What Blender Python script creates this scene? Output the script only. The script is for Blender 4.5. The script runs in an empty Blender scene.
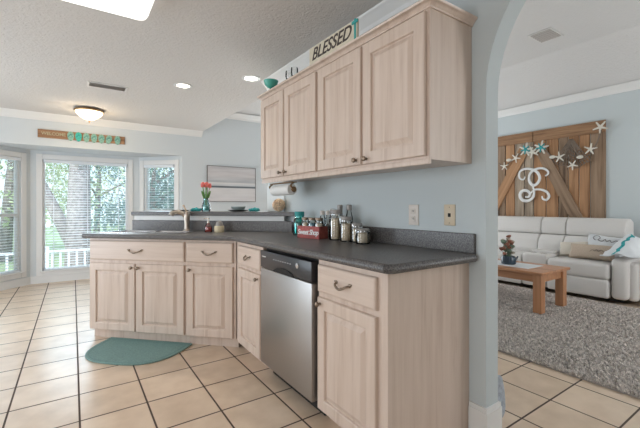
import bpy, bmesh, math, random
from mathutils import Vector, Matrix
R = math.radians
random.seed(7)
sc = bpy.context.scene
COL = sc.collection

# ---------------------------------------------------------------- camera
cam_d = bpy.data.cameras.new('camera')
cam = bpy.data.objects.new('camera', cam_d); COL.objects.link(cam)
cam_d.sensor_width = 36; cam_d.sensor_fit = 'HORIZONTAL'
cam_d.lens = 361.8/640*36
cam_d.shift_y = -8/640
cam_d.clip_start = .05
cam.location = (0, 0, 1.15)
cam.rotation_euler = (R(90), 0, -math.atan(247/361.8))
sc.camera = cam

# ---------------------------------------------------------------- world, sun, large lights, exposure
w = bpy.data.worlds.new('world'); sc.world = w; w.use_nodes = True
wn = w.node_tree; wn.nodes.clear()
wo = wn.nodes.new('ShaderNodeOutputWorld'); bg = wn.nodes.new('ShaderNodeBackground')
tc = wn.nodes.new('ShaderNodeTexCoord'); sx = wn.nodes.new('ShaderNodeSeparateXYZ'); rp = wn.nodes.new('ShaderNodeValToRGB')
wn.links.new(tc.outputs['Generated'], sx.inputs[0]); wn.links.new(sx.outputs[2], rp.inputs[0])
rp.color_ramp.elements[0].color = (.80, .90, 1, 1); rp.color_ramp.elements[1].color = (.42, .62, .95, 1)
rp.color_ramp.elements[1].position = .8
wn.links.new(rp.outputs[0], bg.inputs[0]); bg.inputs[1].default_value = 1.55
wn.links.new(bg.outputs[0], wo.inputs[0])

def area(name, loc, target, sx_, sy_, power, col):
    l = bpy.data.lights.new(name, 'AREA'); l.shape = 'RECTANGLE'; l.size = sx_; l.size_y = sy_
    l.energy = power; l.color = col
    o = bpy.data.objects.new(name, l); COL.objects.link(o); o.location = loc
    o.rotation_euler = (Vector(target)-Vector(loc)).to_track_quat('-Z', 'Y').to_euler()
    return o
sl = bpy.data.lights.new('sun', 'SUN'); sl.energy = 3.6; sl.angle = R(2); sl.color = (1, .95, .86)
so = bpy.data.objects.new('sun', sl); COL.objects.link(so); so.rotation_euler = (R(48), 0, R(-35))
# added fill lamps along the room walls, out of view; no windows there
area('rear_fill_light', (-.9, -2.3, 1.5), (-.6, 3, 1.2), 2.2, 1.7, 7, (1, .95, .88))
area('left_fill_light', (-2.5, 1.0, 1.15), (1.5, 2.0, .55), 2.4, 1.4, 44, (.93, .96, 1))
area('left_dining_fill_light', (-2.5, 4.4, 1.05), (1.5, 4.9, 1.1), 2.6, 1.5, 62, (.80, .90, 1))
area('living_fill_light', (4.6, -2.3, 1.9), (5.4, 2, 3.0), 2.6, 1.5, 90, (.95, .98, 1))  # added lamp, lifts the living room wall and ceiling
area('dining_fill_light', (4.0, 6.1, 1.3), (3.6, 2, 2.2), 2.6, 1.8, 85, (.88, .95, 1))  # added lamp just inside the far wall, unseen from the kitchen
area('bay_daylight', (.17, 9.4, 2.8), (.3, 4.5, .6), 4.0, 2.0, 260, (.72, .86, 1))
sc.cycles.transparent_max_bounces = 32
vs = sc.view_settings
vs.view_transform = 'Standard'; vs.look = 'None'; vs.gamma = 1; vs.use_curve_mapping = False
vs.exposure = .2

# ---------------------------------------------------------------- materials
def new_mat(name):
    m = bpy.data.materials.new(name); m.use_nodes = True
    nt = m.node_tree; b = nt.nodes['Principled BSDF']
    return m, nt, b
def nd(nt, t, **kw):
    n = nt.nodes.new(t)
    for k, v in kw.items(): setattr(n, k, v)
    return n
def plain(name, col, rough=.5, metal=0, bump=0, bscale=60, var=0, **kw):
    m, nt, b = new_mat(name)
    b.inputs['Base Color'].default_value = (*col, 1); b.inputs['Roughness'].default_value = rough
    b.inputs['Metallic'].default_value = metal
    for k, v in kw.items(): b.inputs[k].default_value = v
    t = nd(nt, 'ShaderNodeTexCoord'); n = nd(nt, 'ShaderNodeTexNoise'); n.inputs['Scale'].default_value = bscale
    n.inputs['Detail'].default_value = 4
    nt.links.new(t.outputs['Object'], n.inputs['Vector'])
    if bump:
        bp = nd(nt, 'ShaderNodeBump'); bp.inputs['Strength'].default_value = bump; bp.inputs['Distance'].default_value = .01
        nt.links.new(n.outputs['Fac'], bp.inputs['Height']); nt.links.new(bp.outputs[0], b.inputs['Normal'])
    if var:
        r = nd(nt, 'ShaderNodeValToRGB'); r.color_ramp.elements[0].position = .35; r.color_ramp.elements[1].position = .65
        r.color_ramp.elements[0].color = (*[c*(1-var) for c in col], 1); r.color_ramp.elements[1].color = (*[min(1, c*(1+var)) for c in col], 1)
        nt.links.new(n.outputs['Fac'], r.inputs[0]); nt.links.new(r.outputs[0], b.inputs['Base Color'])
    return m
def wood(name, ca, cb, axis=2, rough=.42, scale=1.0, cc=None, coat=0):
    m, nt, b = new_mat(name)
    t = nd(nt, 'ShaderNodeTexCoord'); mp = nd(nt, 'ShaderNodeMapping')
    s = [26*scale]*3; s[axis] = 1.6*scale; mp.inputs['Scale'].default_value = s
    n = nd(nt, 'ShaderNodeTexNoise'); n.inputs['Scale'].default_value = 1; n.inputs['Detail'].default_value = 6; n.inputs['Distortion'].default_value = .6
    s2 = [120*scale]*3; s2[axis] = 5*scale
    mp2 = nd(nt, 'ShaderNodeMapping'); mp2.inputs['Scale'].default_value = s2
    n2 = nd(nt, 'ShaderNodeTexNoise'); n2.inputs['Scale'].default_value = 1; n2.inputs['Detail'].default_value = 3
    for a, c in ((mp, n), (mp2, n2)):
        nt.links.new(t.outputs['Object'], a.inputs[0]); nt.links.new(a.outputs[0], c.inputs['Vector'])
    mx = nd(nt, 'ShaderNodeMath', operation='MULTIPLY_ADD'); mx.inputs[1].default_value = .35
    nt.links.new(n2.outputs['Fac'], mx.inputs[0]); nt.links.new(n.outputs['Fac'], mx.inputs[2])
    r = nd(nt, 'ShaderNodeValToRGB'); e = r.color_ramp.elements
    e[0].position = .45; e[0].color = (*ca, 1); e[1].position = .85; e[1].color = (*cb, 1)
    if cc: x = r.color_ramp.elements.new(.6); x.color = (*cc, 1)
    nt.links.new(mx.outputs[0], r.inputs[0]); nt.links.new(r.outputs[0], b.inputs['Base Color'])
    b.inputs['Roughness'].default_value = rough
    if coat: b.inputs['Coat Weight'].default_value = coat; b.inputs['Coat Roughness'].default_value = .25
    bp = nd(nt, 'ShaderNodeBump'); bp.inputs['Strength'].default_value = .15; bp.inputs['Distance'].default_value = .002
    nt.links.new(n2.outputs['Fac'], bp.inputs['Height']); nt.links.new(bp.outputs[0], b.inputs['Normal'])
    return m
def glass(name, col, fac=.12, rough=.03):
    m, nt, b = new_mat(name); nt.nodes.remove(b)
    o = nt.nodes['Material Output']; tr = nd(nt, 'ShaderNodeBsdfTransparent'); gl = nd(nt, 'ShaderNodeBsdfGlossy')
    mx = nd(nt, 'ShaderNodeMixShader'); fr = nd(nt, 'ShaderNodeFresnel'); fr.inputs[0].default_value = 1.45
    ad = nd(nt, 'ShaderNodeMath', operation='ADD'); ad.inputs[1].default_value = fac
    tr.inputs[0].default_value = (*col, 1); gl.inputs['Roughness'].default_value = rough
    nt.links.new(fr.outputs[0], ad.inputs[0]); nt.links.new(ad.outputs[0], mx.inputs[0])
    nt.links.new(tr.outputs[0], mx.inputs[1]); nt.links.new(gl.outputs[0], mx.inputs[2]); nt.links.new(mx.outputs[0], o.inputs[0])
    return m
def emis(name, col, st):
    m, nt, b = new_mat(name); b.inputs['Base Color'].default_value = (*col, 1)
    b.inputs['Emission Color'].default_value = (*col, 1); b.inputs['Emission Strength'].default_value = st
    return m
def tile_mat():
    m, nt, b = new_mat('floor_tile')
    t = nd(nt, 'ShaderNodeTexCoord'); s = nd(nt, 'ShaderNodeSeparateXYZ'); nt.links.new(t.outputs['Object'], s.inputs[0])
    outs = []; cells = []
    for ax, off in ((0, .030), (1, 1.991)):
        a = nd(nt, 'ShaderNodeMath', operation='SUBTRACT'); a.inputs[1].default_value = off-.3296*40; nt.links.new(s.outputs[ax], a.inputs[0])
        d = nd(nt, 'ShaderNodeMath', operation='DIVIDE'); d.inputs[1].default_value = .3296; nt.links.new(a.outputs[0], d.inputs[0])
        fl = nd(nt, 'ShaderNodeMath', operation='FLOOR'); nt.links.new(d.outputs[0], fl.inputs[0]); cells.append(fl)
        fr = nd(nt, 'ShaderNodeMath', operation='FRACT'); nt.links.new(d.outputs[0], fr.inputs[0])
        c = nd(nt, 'ShaderNodeMath', operation='SUBTRACT'); c.inputs[1].default_value = .5; nt.links.new(fr.outputs[0], c.inputs[0])
        ab = nd(nt, 'ShaderNodeMath', operation='ABSOLUTE'); nt.links.new(c.outputs[0], ab.inputs[0]); outs.append(ab)
    mxx = nd(nt, 'ShaderNodeMath', operation='MAXIMUM'); nt.links.new(outs[0].outputs[0], mxx.inputs[0]); nt.links.new(outs[1].outputs[0], mxx.inputs[1])
    mr = nd(nt, 'ShaderNodeMapRange'); mr.inputs[1].default_value = .483; mr.inputs[2].default_value = .487; nt.links.new(mxx.outputs[0], mr.inputs[0])
    cx = nd(nt, 'ShaderNodeCombineXYZ'); nt.links.new(cells[0].outputs[0], cx.inputs[0]); nt.links.new(cells[1].outputs[0], cx.inputs[1])
    wn_ = nd(nt, 'ShaderNodeTexWhiteNoise'); nt.links.new(cx.outputs[0], wn_.inputs['Vector'])
    n = nd(nt, 'ShaderNodeTexNoise'); n.inputs['Scale'].default_value = 7; n.inputs['Detail'].default_value = 6; nt.links.new(t.outputs['Object'], n.inputs['Vector'])
    ma = nd(nt, 'ShaderNodeMath', operation='MULTIPLY_ADD'); ma.inputs[1].default_value = .25; nt.links.new(wn_.outputs['Value'], ma.inputs[0]); nt.links.new(n.outputs['Fac'], ma.inputs[2])
    r = nd(nt, 'ShaderNodeValToRGB'); e = r.color_ramp.elements
    e[0].position = .35; e[0].color = (.62, .47, .34, 1); e[1].position = .85; e[1].color = (.78, .62, .475, 1)
    nt.links.new(ma.outputs[0], r.inputs[0])
    mix = nd(nt, 'ShaderNodeMix', data_type='RGBA'); nt.links.new(mr.outputs[0], mix.inputs[0]); nt.links.new(r.outputs[0], mix.inputs[6]); mix.inputs[7].default_value = (.085, .055, .04, 1)
    nt.links.new(mix.outputs[2], b.inputs['Base Color'])
    rr = nd(nt, 'ShaderNodeMapRange'); rr.inputs[3].default_value = .30; rr.inputs[4].default_value = .9; nt.links.new(mr.outputs[0], rr.inputs[0]); nt.links.new(rr.outputs[0], b.inputs['Roughness'])
    b.inputs['Specular IOR Level'].default_value = .6
    inv = nd(nt, 'ShaderNodeMath', operation='SUBTRACT'); inv.inputs[0].default_value = 1; nt.links.new(mr.outputs[0], inv.inputs[1])
    bp = nd(nt, 'ShaderNodeBump'); bp.inputs['Strength'].default_value = .5; bp.inputs['Distance'].default_value = .003
    nt.links.new(inv.outputs[0], bp.inputs['Height']); nt.links.new(bp.outputs[0], b.inputs['Normal'])
    return m
def granite():
    m, nt, b = new_mat('dark_laminate')
    t = nd(nt, 'ShaderNodeTexCoord'); n = nd(nt, 'ShaderNodeTexNoise'); n.inputs['Scale'].default_value = 160; n.inputs['Detail'].default_value = 3
    nt.links.new(t.outputs['Object'], n.inputs['Vector'])
    r = nd(nt, 'ShaderNodeValToRGB'); e = r.color_ramp.elements
    e[0].position = .38; e[0].color = (.055, .053, .055, 1); e[1].position = .66; e[1].color = (.20, .19, .185, 1)
    nt.links.new(n.outputs['Fac'], r.inputs[0]); nt.links.new(r.outputs[0], b.inputs['Base Color'])
    b.inputs['Roughness'].default_value = .33
    return m
def ceil_mat(name, col):
    m, nt, b = new_mat(name)
    t = nd(nt, 'ShaderNodeTexCoord'); n = nd(nt, 'ShaderNodeTexNoise'); n.inputs['Scale'].default_value = 38; n.inputs['Detail'].default_value = 5; n.inputs['Distortion'].default_value = .8
    nt.links.new(t.outputs['Object'], n.inputs['Vector'])
    bp = nd(nt, 'ShaderNodeBump'); bp.inputs['Strength'].default_value = .45; bp.inputs['Distance'].default_value = .02
    nt.links.new(n.outputs['Fac'], bp.inputs['Height']); nt.links.new(bp.outputs[0], b.inputs['Normal'])
    b.inputs['Base Color'].default_value = (*col, 1); b.inputs['Roughness'].default_value = .95
    return m
def steel_mat():
    m, nt, b = new_mat('brushed_steel')
    b.inputs['Metallic'].default_value = 1; b.inputs['Base Color'].default_value = (.43, .42, .41, 1)
    t = nd(nt, 'ShaderNodeTexCoord'); mp = nd(nt, 'ShaderNodeMapping'); mp.inputs['Scale'].default_value = (700, 700, 4)
    n = nd(nt, 'ShaderNodeTexNoise'); n.inputs['Scale'].default_value = 1
    nt.links.new(t.outputs['Object'], mp.inputs[0]); nt.links.new(mp.outputs[0], n.inputs['Vector'])
    mr = nd(nt, 'ShaderNodeMapRange'); mr.inputs[3].default_value = .3; mr.inputs[4].default_value = .42; nt.links.new(n.outputs['Fac'], mr.inputs[0])
    nt.links.new(mr.outputs[0], b.inputs['Roughness'])
    return m
def seascape():
    m, nt, b = new_mat('seascape')
    t = nd(nt, 'ShaderNodeTexCoord'); mp = nd(nt, 'ShaderNodeMapping'); mp.inputs['Scale'].default_value = (1.2, 1, 14)
    n = nd(nt, 'ShaderNodeTexNoise'); n.inputs['Scale'].default_value = 1.6; n.inputs['Detail'].default_value = 5
    nt.links.new(t.outputs['Object'], mp.inputs[0]); nt.links.new(mp.outputs[0], n.inputs['Vector'])
    s = nd(nt, 'ShaderNodeSeparateXYZ'); nt.links.new(t.outputs['Object'], s.inputs[0])
    mr = nd(nt, 'ShaderNodeMapRange'); mr.inputs[1].default_value = 0; mr.inputs[2].default_value = .61; nt.links.new(s.outputs[2], mr.inputs[0])
    r = nd(nt, 'ShaderNodeValToRGB'); r.color_ramp.interpolation = 'LINEAR'; e = r.color_ramp.elements
    e[0].position = 0; e[0].color = (.66, .635, .64, 1); e[1].position = 1; e[1].color = (.56, .54, .55, 1)
    for p, c in ((.38, (.70, .68, .68)), (.40, (.12, .14, .16)), (.435, (.14, .16, .18)), (.45, (.58, .60, .62)), (.53, (.74, .72, .71)), (.56, (.48, .49, .51)), (.75, (.63, .60, .60))):
        x = e.new(p); x.color = (*c, 1)
    nt.links.new(mr.outputs[0], r.inputs[0])
    mx = nd(nt, 'ShaderNodeMix', data_type='RGBA', blend_type='OVERLAY'); mx.inputs[0].default_value = .35
    nt.links.new(r.outputs[0], mx.inputs[6]); nt.links.new(n.outputs['Fac'], mx.inputs[7]); nt.links.new(mx.outputs[2], b.inputs['Base Color'])
    b.inputs['Roughness'].default_value = .7
    return m

M = dict(
 wall=plain('wall_paint', (.575, .63, .645), .85, bump=.05, bscale=90),
 wallwhite=plain('bay_wall_paint', (.66, .70, .72), .85, bump=.05, bscale=90),
 trim=plain('white_trim_paint', (.80, .80, .79), .4),
 ceil=ceil_mat('ceiling_texture', (.66, .64, .62)),
 lceil=ceil_mat('living_ceiling_texture', (.70, .69, .68)),
 tile=tile_mat(), counter=granite(), steel=steel_mat(),
 oakv=wood('pickled_oak', (.575, .44, .36), (.70, .57, .485), 2, .38, 1, (.65, .52, .435), .25),
 oakh=wood('pickled_oak_horizontal', (.575, .44, .36), (.70, .57, .485), 0, .38, 1, (.65, .52, .435), .25),
 oakedge=wood('honey_oak_edge', (.42, .26, .17), (.58, .40, .29), 2, .4),
 barn=wood('barn_wood', (.13, .06, .028), (.50, .28, .145), 2, .8, .55, (.36, .19, .095)),
 barnb=wood('barn_wood_greyed', (.10, .065, .045), (.36, .25, .17), 2, .85, .55, (.25, .165, .105)),
 barnp=wood('barn_wood_pale', (.24, .18, .13), (.50, .40, .30), 2, .85, .9),
 barnh=wood('barn_wood_rail', (.17, .09, .045), (.42, .24, .13), 1, .8, .9),
 pine=wood('orange_pine', (.33, .135, .055), (.56, .275, .135), 1, .38, .6, (.47, .215, .10), .3),
 pinev=wood('orange_pine_leg', (.33, .135, .055), (.56, .275, .135), 2, .38, .6, (.47, .215, .10), .3),
 signwood=wood('sign_wood', (.20, .10, .05), (.42, .24, .13), 0, .7, 1),
 black=plain('black_plastic', (.025, .025, .028), .28),
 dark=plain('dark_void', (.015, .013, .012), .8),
 nickel=plain('brushed_nickel', (.50, .44, .38), .28, 1),
 pewter=plain('aged_pewter', (.28, .22, .17), .33, 1),
 chrome=plain('chrome', (.75, .75, .76), .15, 1),
 bronze=plain('antique_bronze', (.30, .19, .10), .4, .7),
 white=plain('white_plastic', (.80, .80, .79), .35),
 blind=plain('blind_vinyl', (.80, .84, .88), .45),
 ivory=plain('ivory_plastic', (.66, .55, .40), .4),
 socket=plain('outlet_plastic', (.72, .66, .60), .4),
 mat=plain('teal_mat', (.20, .33, .31), .75, bump=.3, bscale=120, var=.12),
 matpat=plain('teal_mat_border', (.16, .29, .275), .75, bump=.3, bscale=120),
 rug=plain('rug_pile', (.68, .62, .575), .95, var=.35, bscale=35),
 rugbase=plain('rug_backing', (.42, .38, .35), .95),
 leather=plain('white_leather', (.70, .675, .65), .42, bump=.12, bscale=25),
 leathersh=plain('white_leather_piping', (.56, .54, .52), .45),
 sack=plain('beige_linen', (.52, .42, .33), .9, bump=.3, bscale=150, var=.1),
 cream=plain('cream_linen', (.68, .62, .53), .9, bump=.3, bscale=150),
 cotton=plain('white_cotton', (.72, .74, .76), .9, bump=.2, bscale=60),
 bluecloth=plain('blue_grey_cloth', (.42, .46, .52), .95, bump=.6, bscale=60, var=.15),
 teal=plain('teal_fabric', (.04, .36, .38), .8, var=.25, bscale=60),
 tealpaint=plain('teal_paint', (.03, .33, .32), .5),
 aqua=plain('pale_aqua_paint', (.26, .48, .40), .6, var=.25, bscale=50),
 aquab=plain('green_aqua_paint', (.05, .48, .40), .6, var=.2, bscale=50),
 bluelabel=plain('blue_label', (.06, .30, .42), .5),
 tealglass=glass('teal_glass', (.22, .80, .76), .08), clear=glass('clear_glass', (.985, .99, .985), .03),
 aquaglass=glass('aqua_glass', (.72, .93, .95), .10), pane=glass('window_glass', (.95, .98, .98), .02),
 rice=plain('cream_dry_goods', (.86, .70, .50), .9, bump=.7, bscale=130, var=.15),
 salt=plain('white_dry_goods', (.88, .76, .60), .9, bump=.5, bscale=160),
 redwood=wood('red_crate_paint', (.16, .035, .025), (.36, .09, .07), 0, .6, 1.2),
 redface=plain('worn_red_label', (.42, .10, .09), .6, var=.25, bscale=40),
 paper=plain('paper_towel', (.82, .82, .80), .95, bump=.3, bscale=180),
 wicker=plain('wicker', (.80, .60, .42), .8, var=.3, bscale=70),
 pink=plain('coral_petal', (.85, .20, .17), .6, var=.2, bscale=40),
 leaf=plain('stem_green', (.12, .28, .06), .6, var=.3, bscale=40),
 pinksoap=glass('pink_soap_glass', (.92, .66, .62), .08),
 candle=plain('candle_wax', (.72, .62, .42), .6), smoke=plain('grey_glass_lid', (.36, .34, .32), .2),
 stoneware=plain('black_stoneware', (.02, .02, .022), .3), bowl=plain('grey_green_stoneware', (.42, .50, .49), .35),
 greenbowl=plain('sea_green_glaze', (.08, .42, .34), .25),
 starfish=plain('bleached_starfish', (.74, .70, .62), .85, bump=.5, bscale=80),
 net=plain('jute_net', (.20, .155, .12), .95),
 signcream=plain('cream_sign_paint', (.66, .60, .48), .7, var=.08, bscale=20), ink=plain('dark_sign_ink', (.06, .045, .04), .7),
 palepaint=plain('pale_letter_paint', (.50, .45, .30), .7),
 pot=plain('blue_black_enamel', (.03, .05, .075), .25), dried=plain('dried_flower', (.30, .12, .08), .9, var=.4, bscale=60),
 driedb=plain('dried_flower_pale', (.48, .42, .34), .9, var=.3, bscale=60), driedg=plain('dried_leaf', (.16, .22, .16), .9),
 grass=plain('lawn', (.42, .52, .30), .95, var=.3, bscale=6), deck=plain('deck_boards', (.52, .50, .47), .8),
 railp=plain('white_rail_paint', (.78, .80, .82), .6), bark=plain('tree_bark', (.34, .30, .29), .95, bump=.8, bscale=12, var=.3),
 foliage=plain('tree_leaf', (.34, .43, .30), .6, var=.35, bscale=3), foliageb=plain('tree_leaf_light', (.54, .62, .36), .6, var=.3, bscale=3),
 foliagec=plain('tree_leaf_dark', (.24, .36, .33), .6, var=.3, bscale=3),
 sea=seascape(), frame=plain('dark_grey_frame', (.16, .14, .13), .5),
 lampw=emis('fluorescent_diffuser', (1, .985, .95), 1.05), lamph=emis('flush_lamp_glass', (1, .80, .52), 2.2), lampr=emis('recessed_bulb', (1, .93, .8), 9),
 ventm=plain('vent_metal', (.50, .47, .45), .5), ventwhite=plain('vent_frame_paint', (.72, .71, .69), .5), ventdark=plain('vent_inside', (.28, .265, .25), .9),
)

# ---------------------------------------------------------------- mesh helpers
class MB:
    def __init__(s): s.bm = bmesh.new()
    def _merge(s, b, mat=None):
        if mat is not None: b.transform(mat)
        me = bpy.data.meshes.new('t'); b.to_mesh(me); b.free(); s.bm.from_mesh(me); bpy.data.meshes.remove(me)
        return s
    def box(s, x0, x1, y0, y1, z0, z1, bev=0, seg=1, mat=None):
        b = bmesh.new(); bmesh.ops.create_cube(b, size=1)
        for v in b.verts: v.co = Vector(((x0+x1)/2+v.co.x*(x1-x0), (y0+y1)/2+v.co.y*(y1-y0), (z0+z1)/2+v.co.z*(z1-z0)))
        if bev: bmesh.ops.bevel(b, geom=b.edges[:], offset=bev, segments=seg, profile=.5, affect='EDGES')
        return s._merge(b, mat)
    def lathe(s, prof, c=(0, 0, 0), n=24, mat=None, sx=1, sy=1):
        b = bmesh.new(); rings = []
        for r, z in prof:
            if r < 1e-5: rings.append([b.verts.new((c[0], c[1], c[2]+z))])
            else: rings.append([b.verts.new((c[0]+sx*r*math.cos(2*math.pi*k/n), c[1]+sy*r*math.sin(2*math.pi*k/n), c[2]+z)) for k in range(n)])
        for a, d in zip(rings, rings[1:]):
            for k in range(n):
                j = (k+1) % n
                if len(a) == 1 and len(d) == 1: continue
                if len(a) == 1: b.faces.new((a[0], d[j], d[k]))
                elif len(d) == 1: b.faces.new((a[k], a[j], d[0]))
                else: b.faces.new((a[k], a[j], d[j], d[k]))
        bmesh.ops.recalc_face_normals(b, faces=b.faces[:])
        return s._merge(b, mat)
    def tube(s, pts, r, n=8, closed=False, mat=None):
        b = bmesh.new(); pts = [Vector(p) for p in pts]; N = len(pts)
        rs = r if isinstance(r, (list, tuple)) else [r]*N
        up = None; rings = []
        for i, p in enumerate(pts):
            if closed: t = pts[(i+1) % N]-pts[i-1]
            else: t = pts[min(i+1, N-1)]-pts[max(i-1, 0)]
            t.normalize()
            if up is None:
                up = Vector((0, 0, 1)) if abs(t.z) < .9 else Vector((1, 0, 0))
            up = (up-t*up.dot(t))
            if up.length < 1e-4: up = t.orthogonal()
            up.normalize(); sd = t.cross(up)
            rings.append([b.verts.new(p+rs[i]*(math.cos(2*math.pi*k/n)*up+math.sin(2*math.pi*k/n)*sd)) for k in range(n)])
        prs = list(zip(rings, rings[1:])) + ([(rings[-1], rings[0])] if closed else [])
        for a, d in prs:
            for k in range(n): b.faces.new((a[k], a[(k+1) % n], d[(k+1) % n], d[k]))
        if not closed: b.faces.new(rings[0][::-1]); b.faces.new(rings[-1])
        bmesh.ops.recalc_face_normals(b, faces=b.faces[:])
        return s._merge(b, mat)
    def prism(s, outer, holes, t, fn):
        """outline in (a,b) with holes, thickness t; fn(a,b,c)->xyz"""
        b = bmesh.new(); loops = [outer]+list(holes); es = []; vl = []
        for lp in loops:
            vs_ = [b.verts.new((p[0], p[1], 0)) for p in lp]; vl.append(vs_)
            for i in range(len(vs_)): es.append(b.edges.new((vs_[i], vs_[(i+1) % len(vs_)])))
        bmesh.ops.triangle_fill(b, use_beauty=True, use_dissolve=False, edges=es)
        fs = b.faces[:]
        top = {}
        for v in list(b.verts): top[v] = b.verts.new((v.co.x, v.co.y, t))
        for f in fs: b.faces.new([top[v] for v in reversed(f.verts)])
        for lp in vl:
            for i in range(len(lp)):
                a, c = lp[i], lp[(i+1) % len(lp)]; b.faces.new((a, c, top[c], top[a]))
        for v in b.verts: v.co = Vector(fn(v.co.x, v.co.y, v.co.z))
        bmesh.ops.recalc_face_normals(b, faces=b.faces[:])
        return s._merge(b)
    def sup(s, c, r, e1=.5, e2=.5, nu=24, nv=12, mat=None):
        """superellipsoid cushion"""
        b = bmesh.new()
        sg = lambda v, e: math.copysign(abs(v)**e, v)
        rows = []
        for i in range(nv+1):
            ph = -math.pi/2+math.pi*i/nv
            if i in (0, nv): rows.append([b.verts.new((c[0], c[1], c[2]+r[2]*(-1 if i == 0 else 1)))]); continue
            rows.append([b.verts.new((c[0]+r[0]*sg(math.cos(ph), e1)*sg(math.cos(2*math.pi*k/nu), e2),
                                      c[1]+r[1]*sg(math.cos(ph), e1)*sg(math.sin(2*math.pi*k/nu), e2), c[2]+r[2]*sg(math.sin(ph), e1))) for k in range(nu)])
        for a, d in zip(rows, rows[1:]):
            for k in range(nu):
                j = (k+1) % nu
                if len(a) == 1: b.faces.new((a[0], d[j], d[k]))
                elif len(d) == 1: b.faces.new((a[k], a[j], d[0]))
                else: b.faces.new((a[k], a[j], d[j], d[k]))
        bmesh.ops.recalc_face_normals(b, faces=b.faces[:])
        return s._merge(b, mat)
    def nest(s, w_, h_, loops, y_back):
        """rectangular panel w_ x h_ in x,z, nested rings (inset, y)"""
        b = bmesh.new(); rings = []
        for ins, y in [(0, y_back)]+loops:
            rings.append([b.verts.new(p) for p in ((ins, y, ins), (w_-ins, y, ins), (w_-ins, y, h_-ins), (ins, y, h_-ins))])
        for a, d in zip(rings, rings[1:]):
            for k in range(4): b.faces.new((a[k], a[(k+1) % 4], d[(k+1) % 4], d[k]))
        b.faces.new(rings[-1]); b.faces.new(rings[0][::-1])
        bmesh.ops.recalc_face_normals(b, faces=b.faces[:])
        return s._merge(b)
    def build(s, name, mat, parent=None, smooth=True, loc=None):
        me = bpy.data.meshes.new(name); s.bm.to_mesh(me); s.bm.free()
        me.materials.append(mat)
        if smooth:
            me.polygons.foreach_set('use_smooth', [True]*len(me.polygons)); me.set_sharp_from_angle(angle=R(35))
        o = bpy.data.objects.new(name, me); COL.objects.link(o)
        if parent: o.parent = parent
        if loc: o.location = loc
        return o
def tag(o, label, cat, group=None, kind=None):
    o['label'] = label; o['category'] = cat
    if group: o['group'] = group
    if kind: o['kind'] = kind
    return o
def thing(name, label, cat, loc=(0, 0, 0), rz=0, group=None):
    o = bpy.data.objects.new(name, None); COL.objects.link(o); o.empty_display_size = .1
    o.location = loc; o.rotation_euler = (0, 0, rz)
    return tag(o, label, cat, group)
def struct(name, mb, mat, parent=None, smooth=False):
    o = mb.build(name, mat, parent, smooth)
    if not parent: o['kind'] = 'structure'
    return o
def copy_tree(o, parent=None):
    c = o.copy(); COL.objects.link(c)
    if parent: c.parent = parent
    for ch in list(o.children): copy_tree(ch, c)
    return c
def text_mesh(txt, size, ext=.001, shear=0, bold=0, spacing=1):
    cu = bpy.data.curves.new('lettering', 'FONT'); cu.body = txt; cu.size = size; cu.extrude = ext; cu.shear = shear
    cu.offset = bold; cu.align_x = 'CENTER'; cu.align_y = 'CENTER'; cu.space_character = spacing
    o = bpy.data.objects.new('lettering', cu); COL.objects.link(o)
    bpy.context.view_layer.update()
    me = bpy.data.meshes.new_from_object(o.evaluated_get(bpy.context.evaluated_depsgraph_get()))
    bpy.data.objects.remove(o); bpy.data.curves.remove(cu)
    return me
def text_obj(name, txt, size, mat, parent, loc, rot, **kw):
    me = text_mesh(txt, size, **kw); me.materials.clear(); me.materials.append(mat)
    o = bpy.data.objects.new(name, me); COL.objects.link(o); o.parent = parent; o.location = loc; o.rotation_euler = rot
    return o
def smoothpts(pts, n=6):
    P = [Vector(p) for p in pts]; out = []
    for i in range(len(P)-1):
        p0, p1, p2, p3 = P[max(i-1, 0)], P[i], P[i+1], P[min(i+2, len(P)-1)]
        for k in range(n):
            t = k/n
            out.append(.5*((2*p1)+(-p0+p2)*t+(2*p0-5*p1+4*p2-p3)*t*t+(-p0+3*p1-3*p2+p3)*t**3))
    out.append(P[-1]); return out

# ================================================================ STRUCTURE
CZ = 2.41; WX = 1.65; WB = 1.755; FY = 6.22; LX = 6.2
# floor
pts = [(-2.6, -2.4), (LX, -2.4), (LX, FY), (1.49, FY), (.92, 6.79), (-.52, 6.79), (-1.09, FY), (-2.6, FY)]
struct('floor', MB().prism(pts, [], -.08, lambda a, b, c: (a, b, c)), M['tile'])
# ceilings
struct('ceiling', MB().box(-2.6, 1.812, -2.4, FY, CZ, CZ+.1), M['ceil'])
b = bmesh.new(); mb = MB()
def q(*p): b.faces.new([b.verts.new(v) for v in p])
xa, xb, ya, yb, z0, z1, i_ = 1.81, LX, -2.4, FY, 2.8, 3.25, .85
q((xa, ya+i_, z1), (xb-i_, ya+i_, z1), (xb-i_, yb-i_, z1), (xa, yb-i_, z1))
q((xb-i_, ya+i_, z1), (xb, ya, z0), (xb, yb, z0), (xb-i_, yb-i_, z1))
q((xa, yb-i_, z1), (xb-i_, yb-i_, z1), (xb, yb, z0), (xa, yb, z0))
q((xa, ya, z0), (xb, ya, z0), (xb-i_, ya+i_, z1), (xa, ya+i_, z1))
bmesh.ops.remove_doubles(b, verts=b.verts[:], dist=.001)
mb._merge(b)
o = struct('ceiling_living', mb, M['lceil'])
sm = o.modifiers.new('thick', 'SOLIDIFY'); sm.thickness = .06; sm.offset = 0
struct('trim_1', MB().box(1.757, 1.811, -2.4, FY, CZ+.1, 3.25), M['lceil'])      # riser above the kitchen ceiling edge

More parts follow.
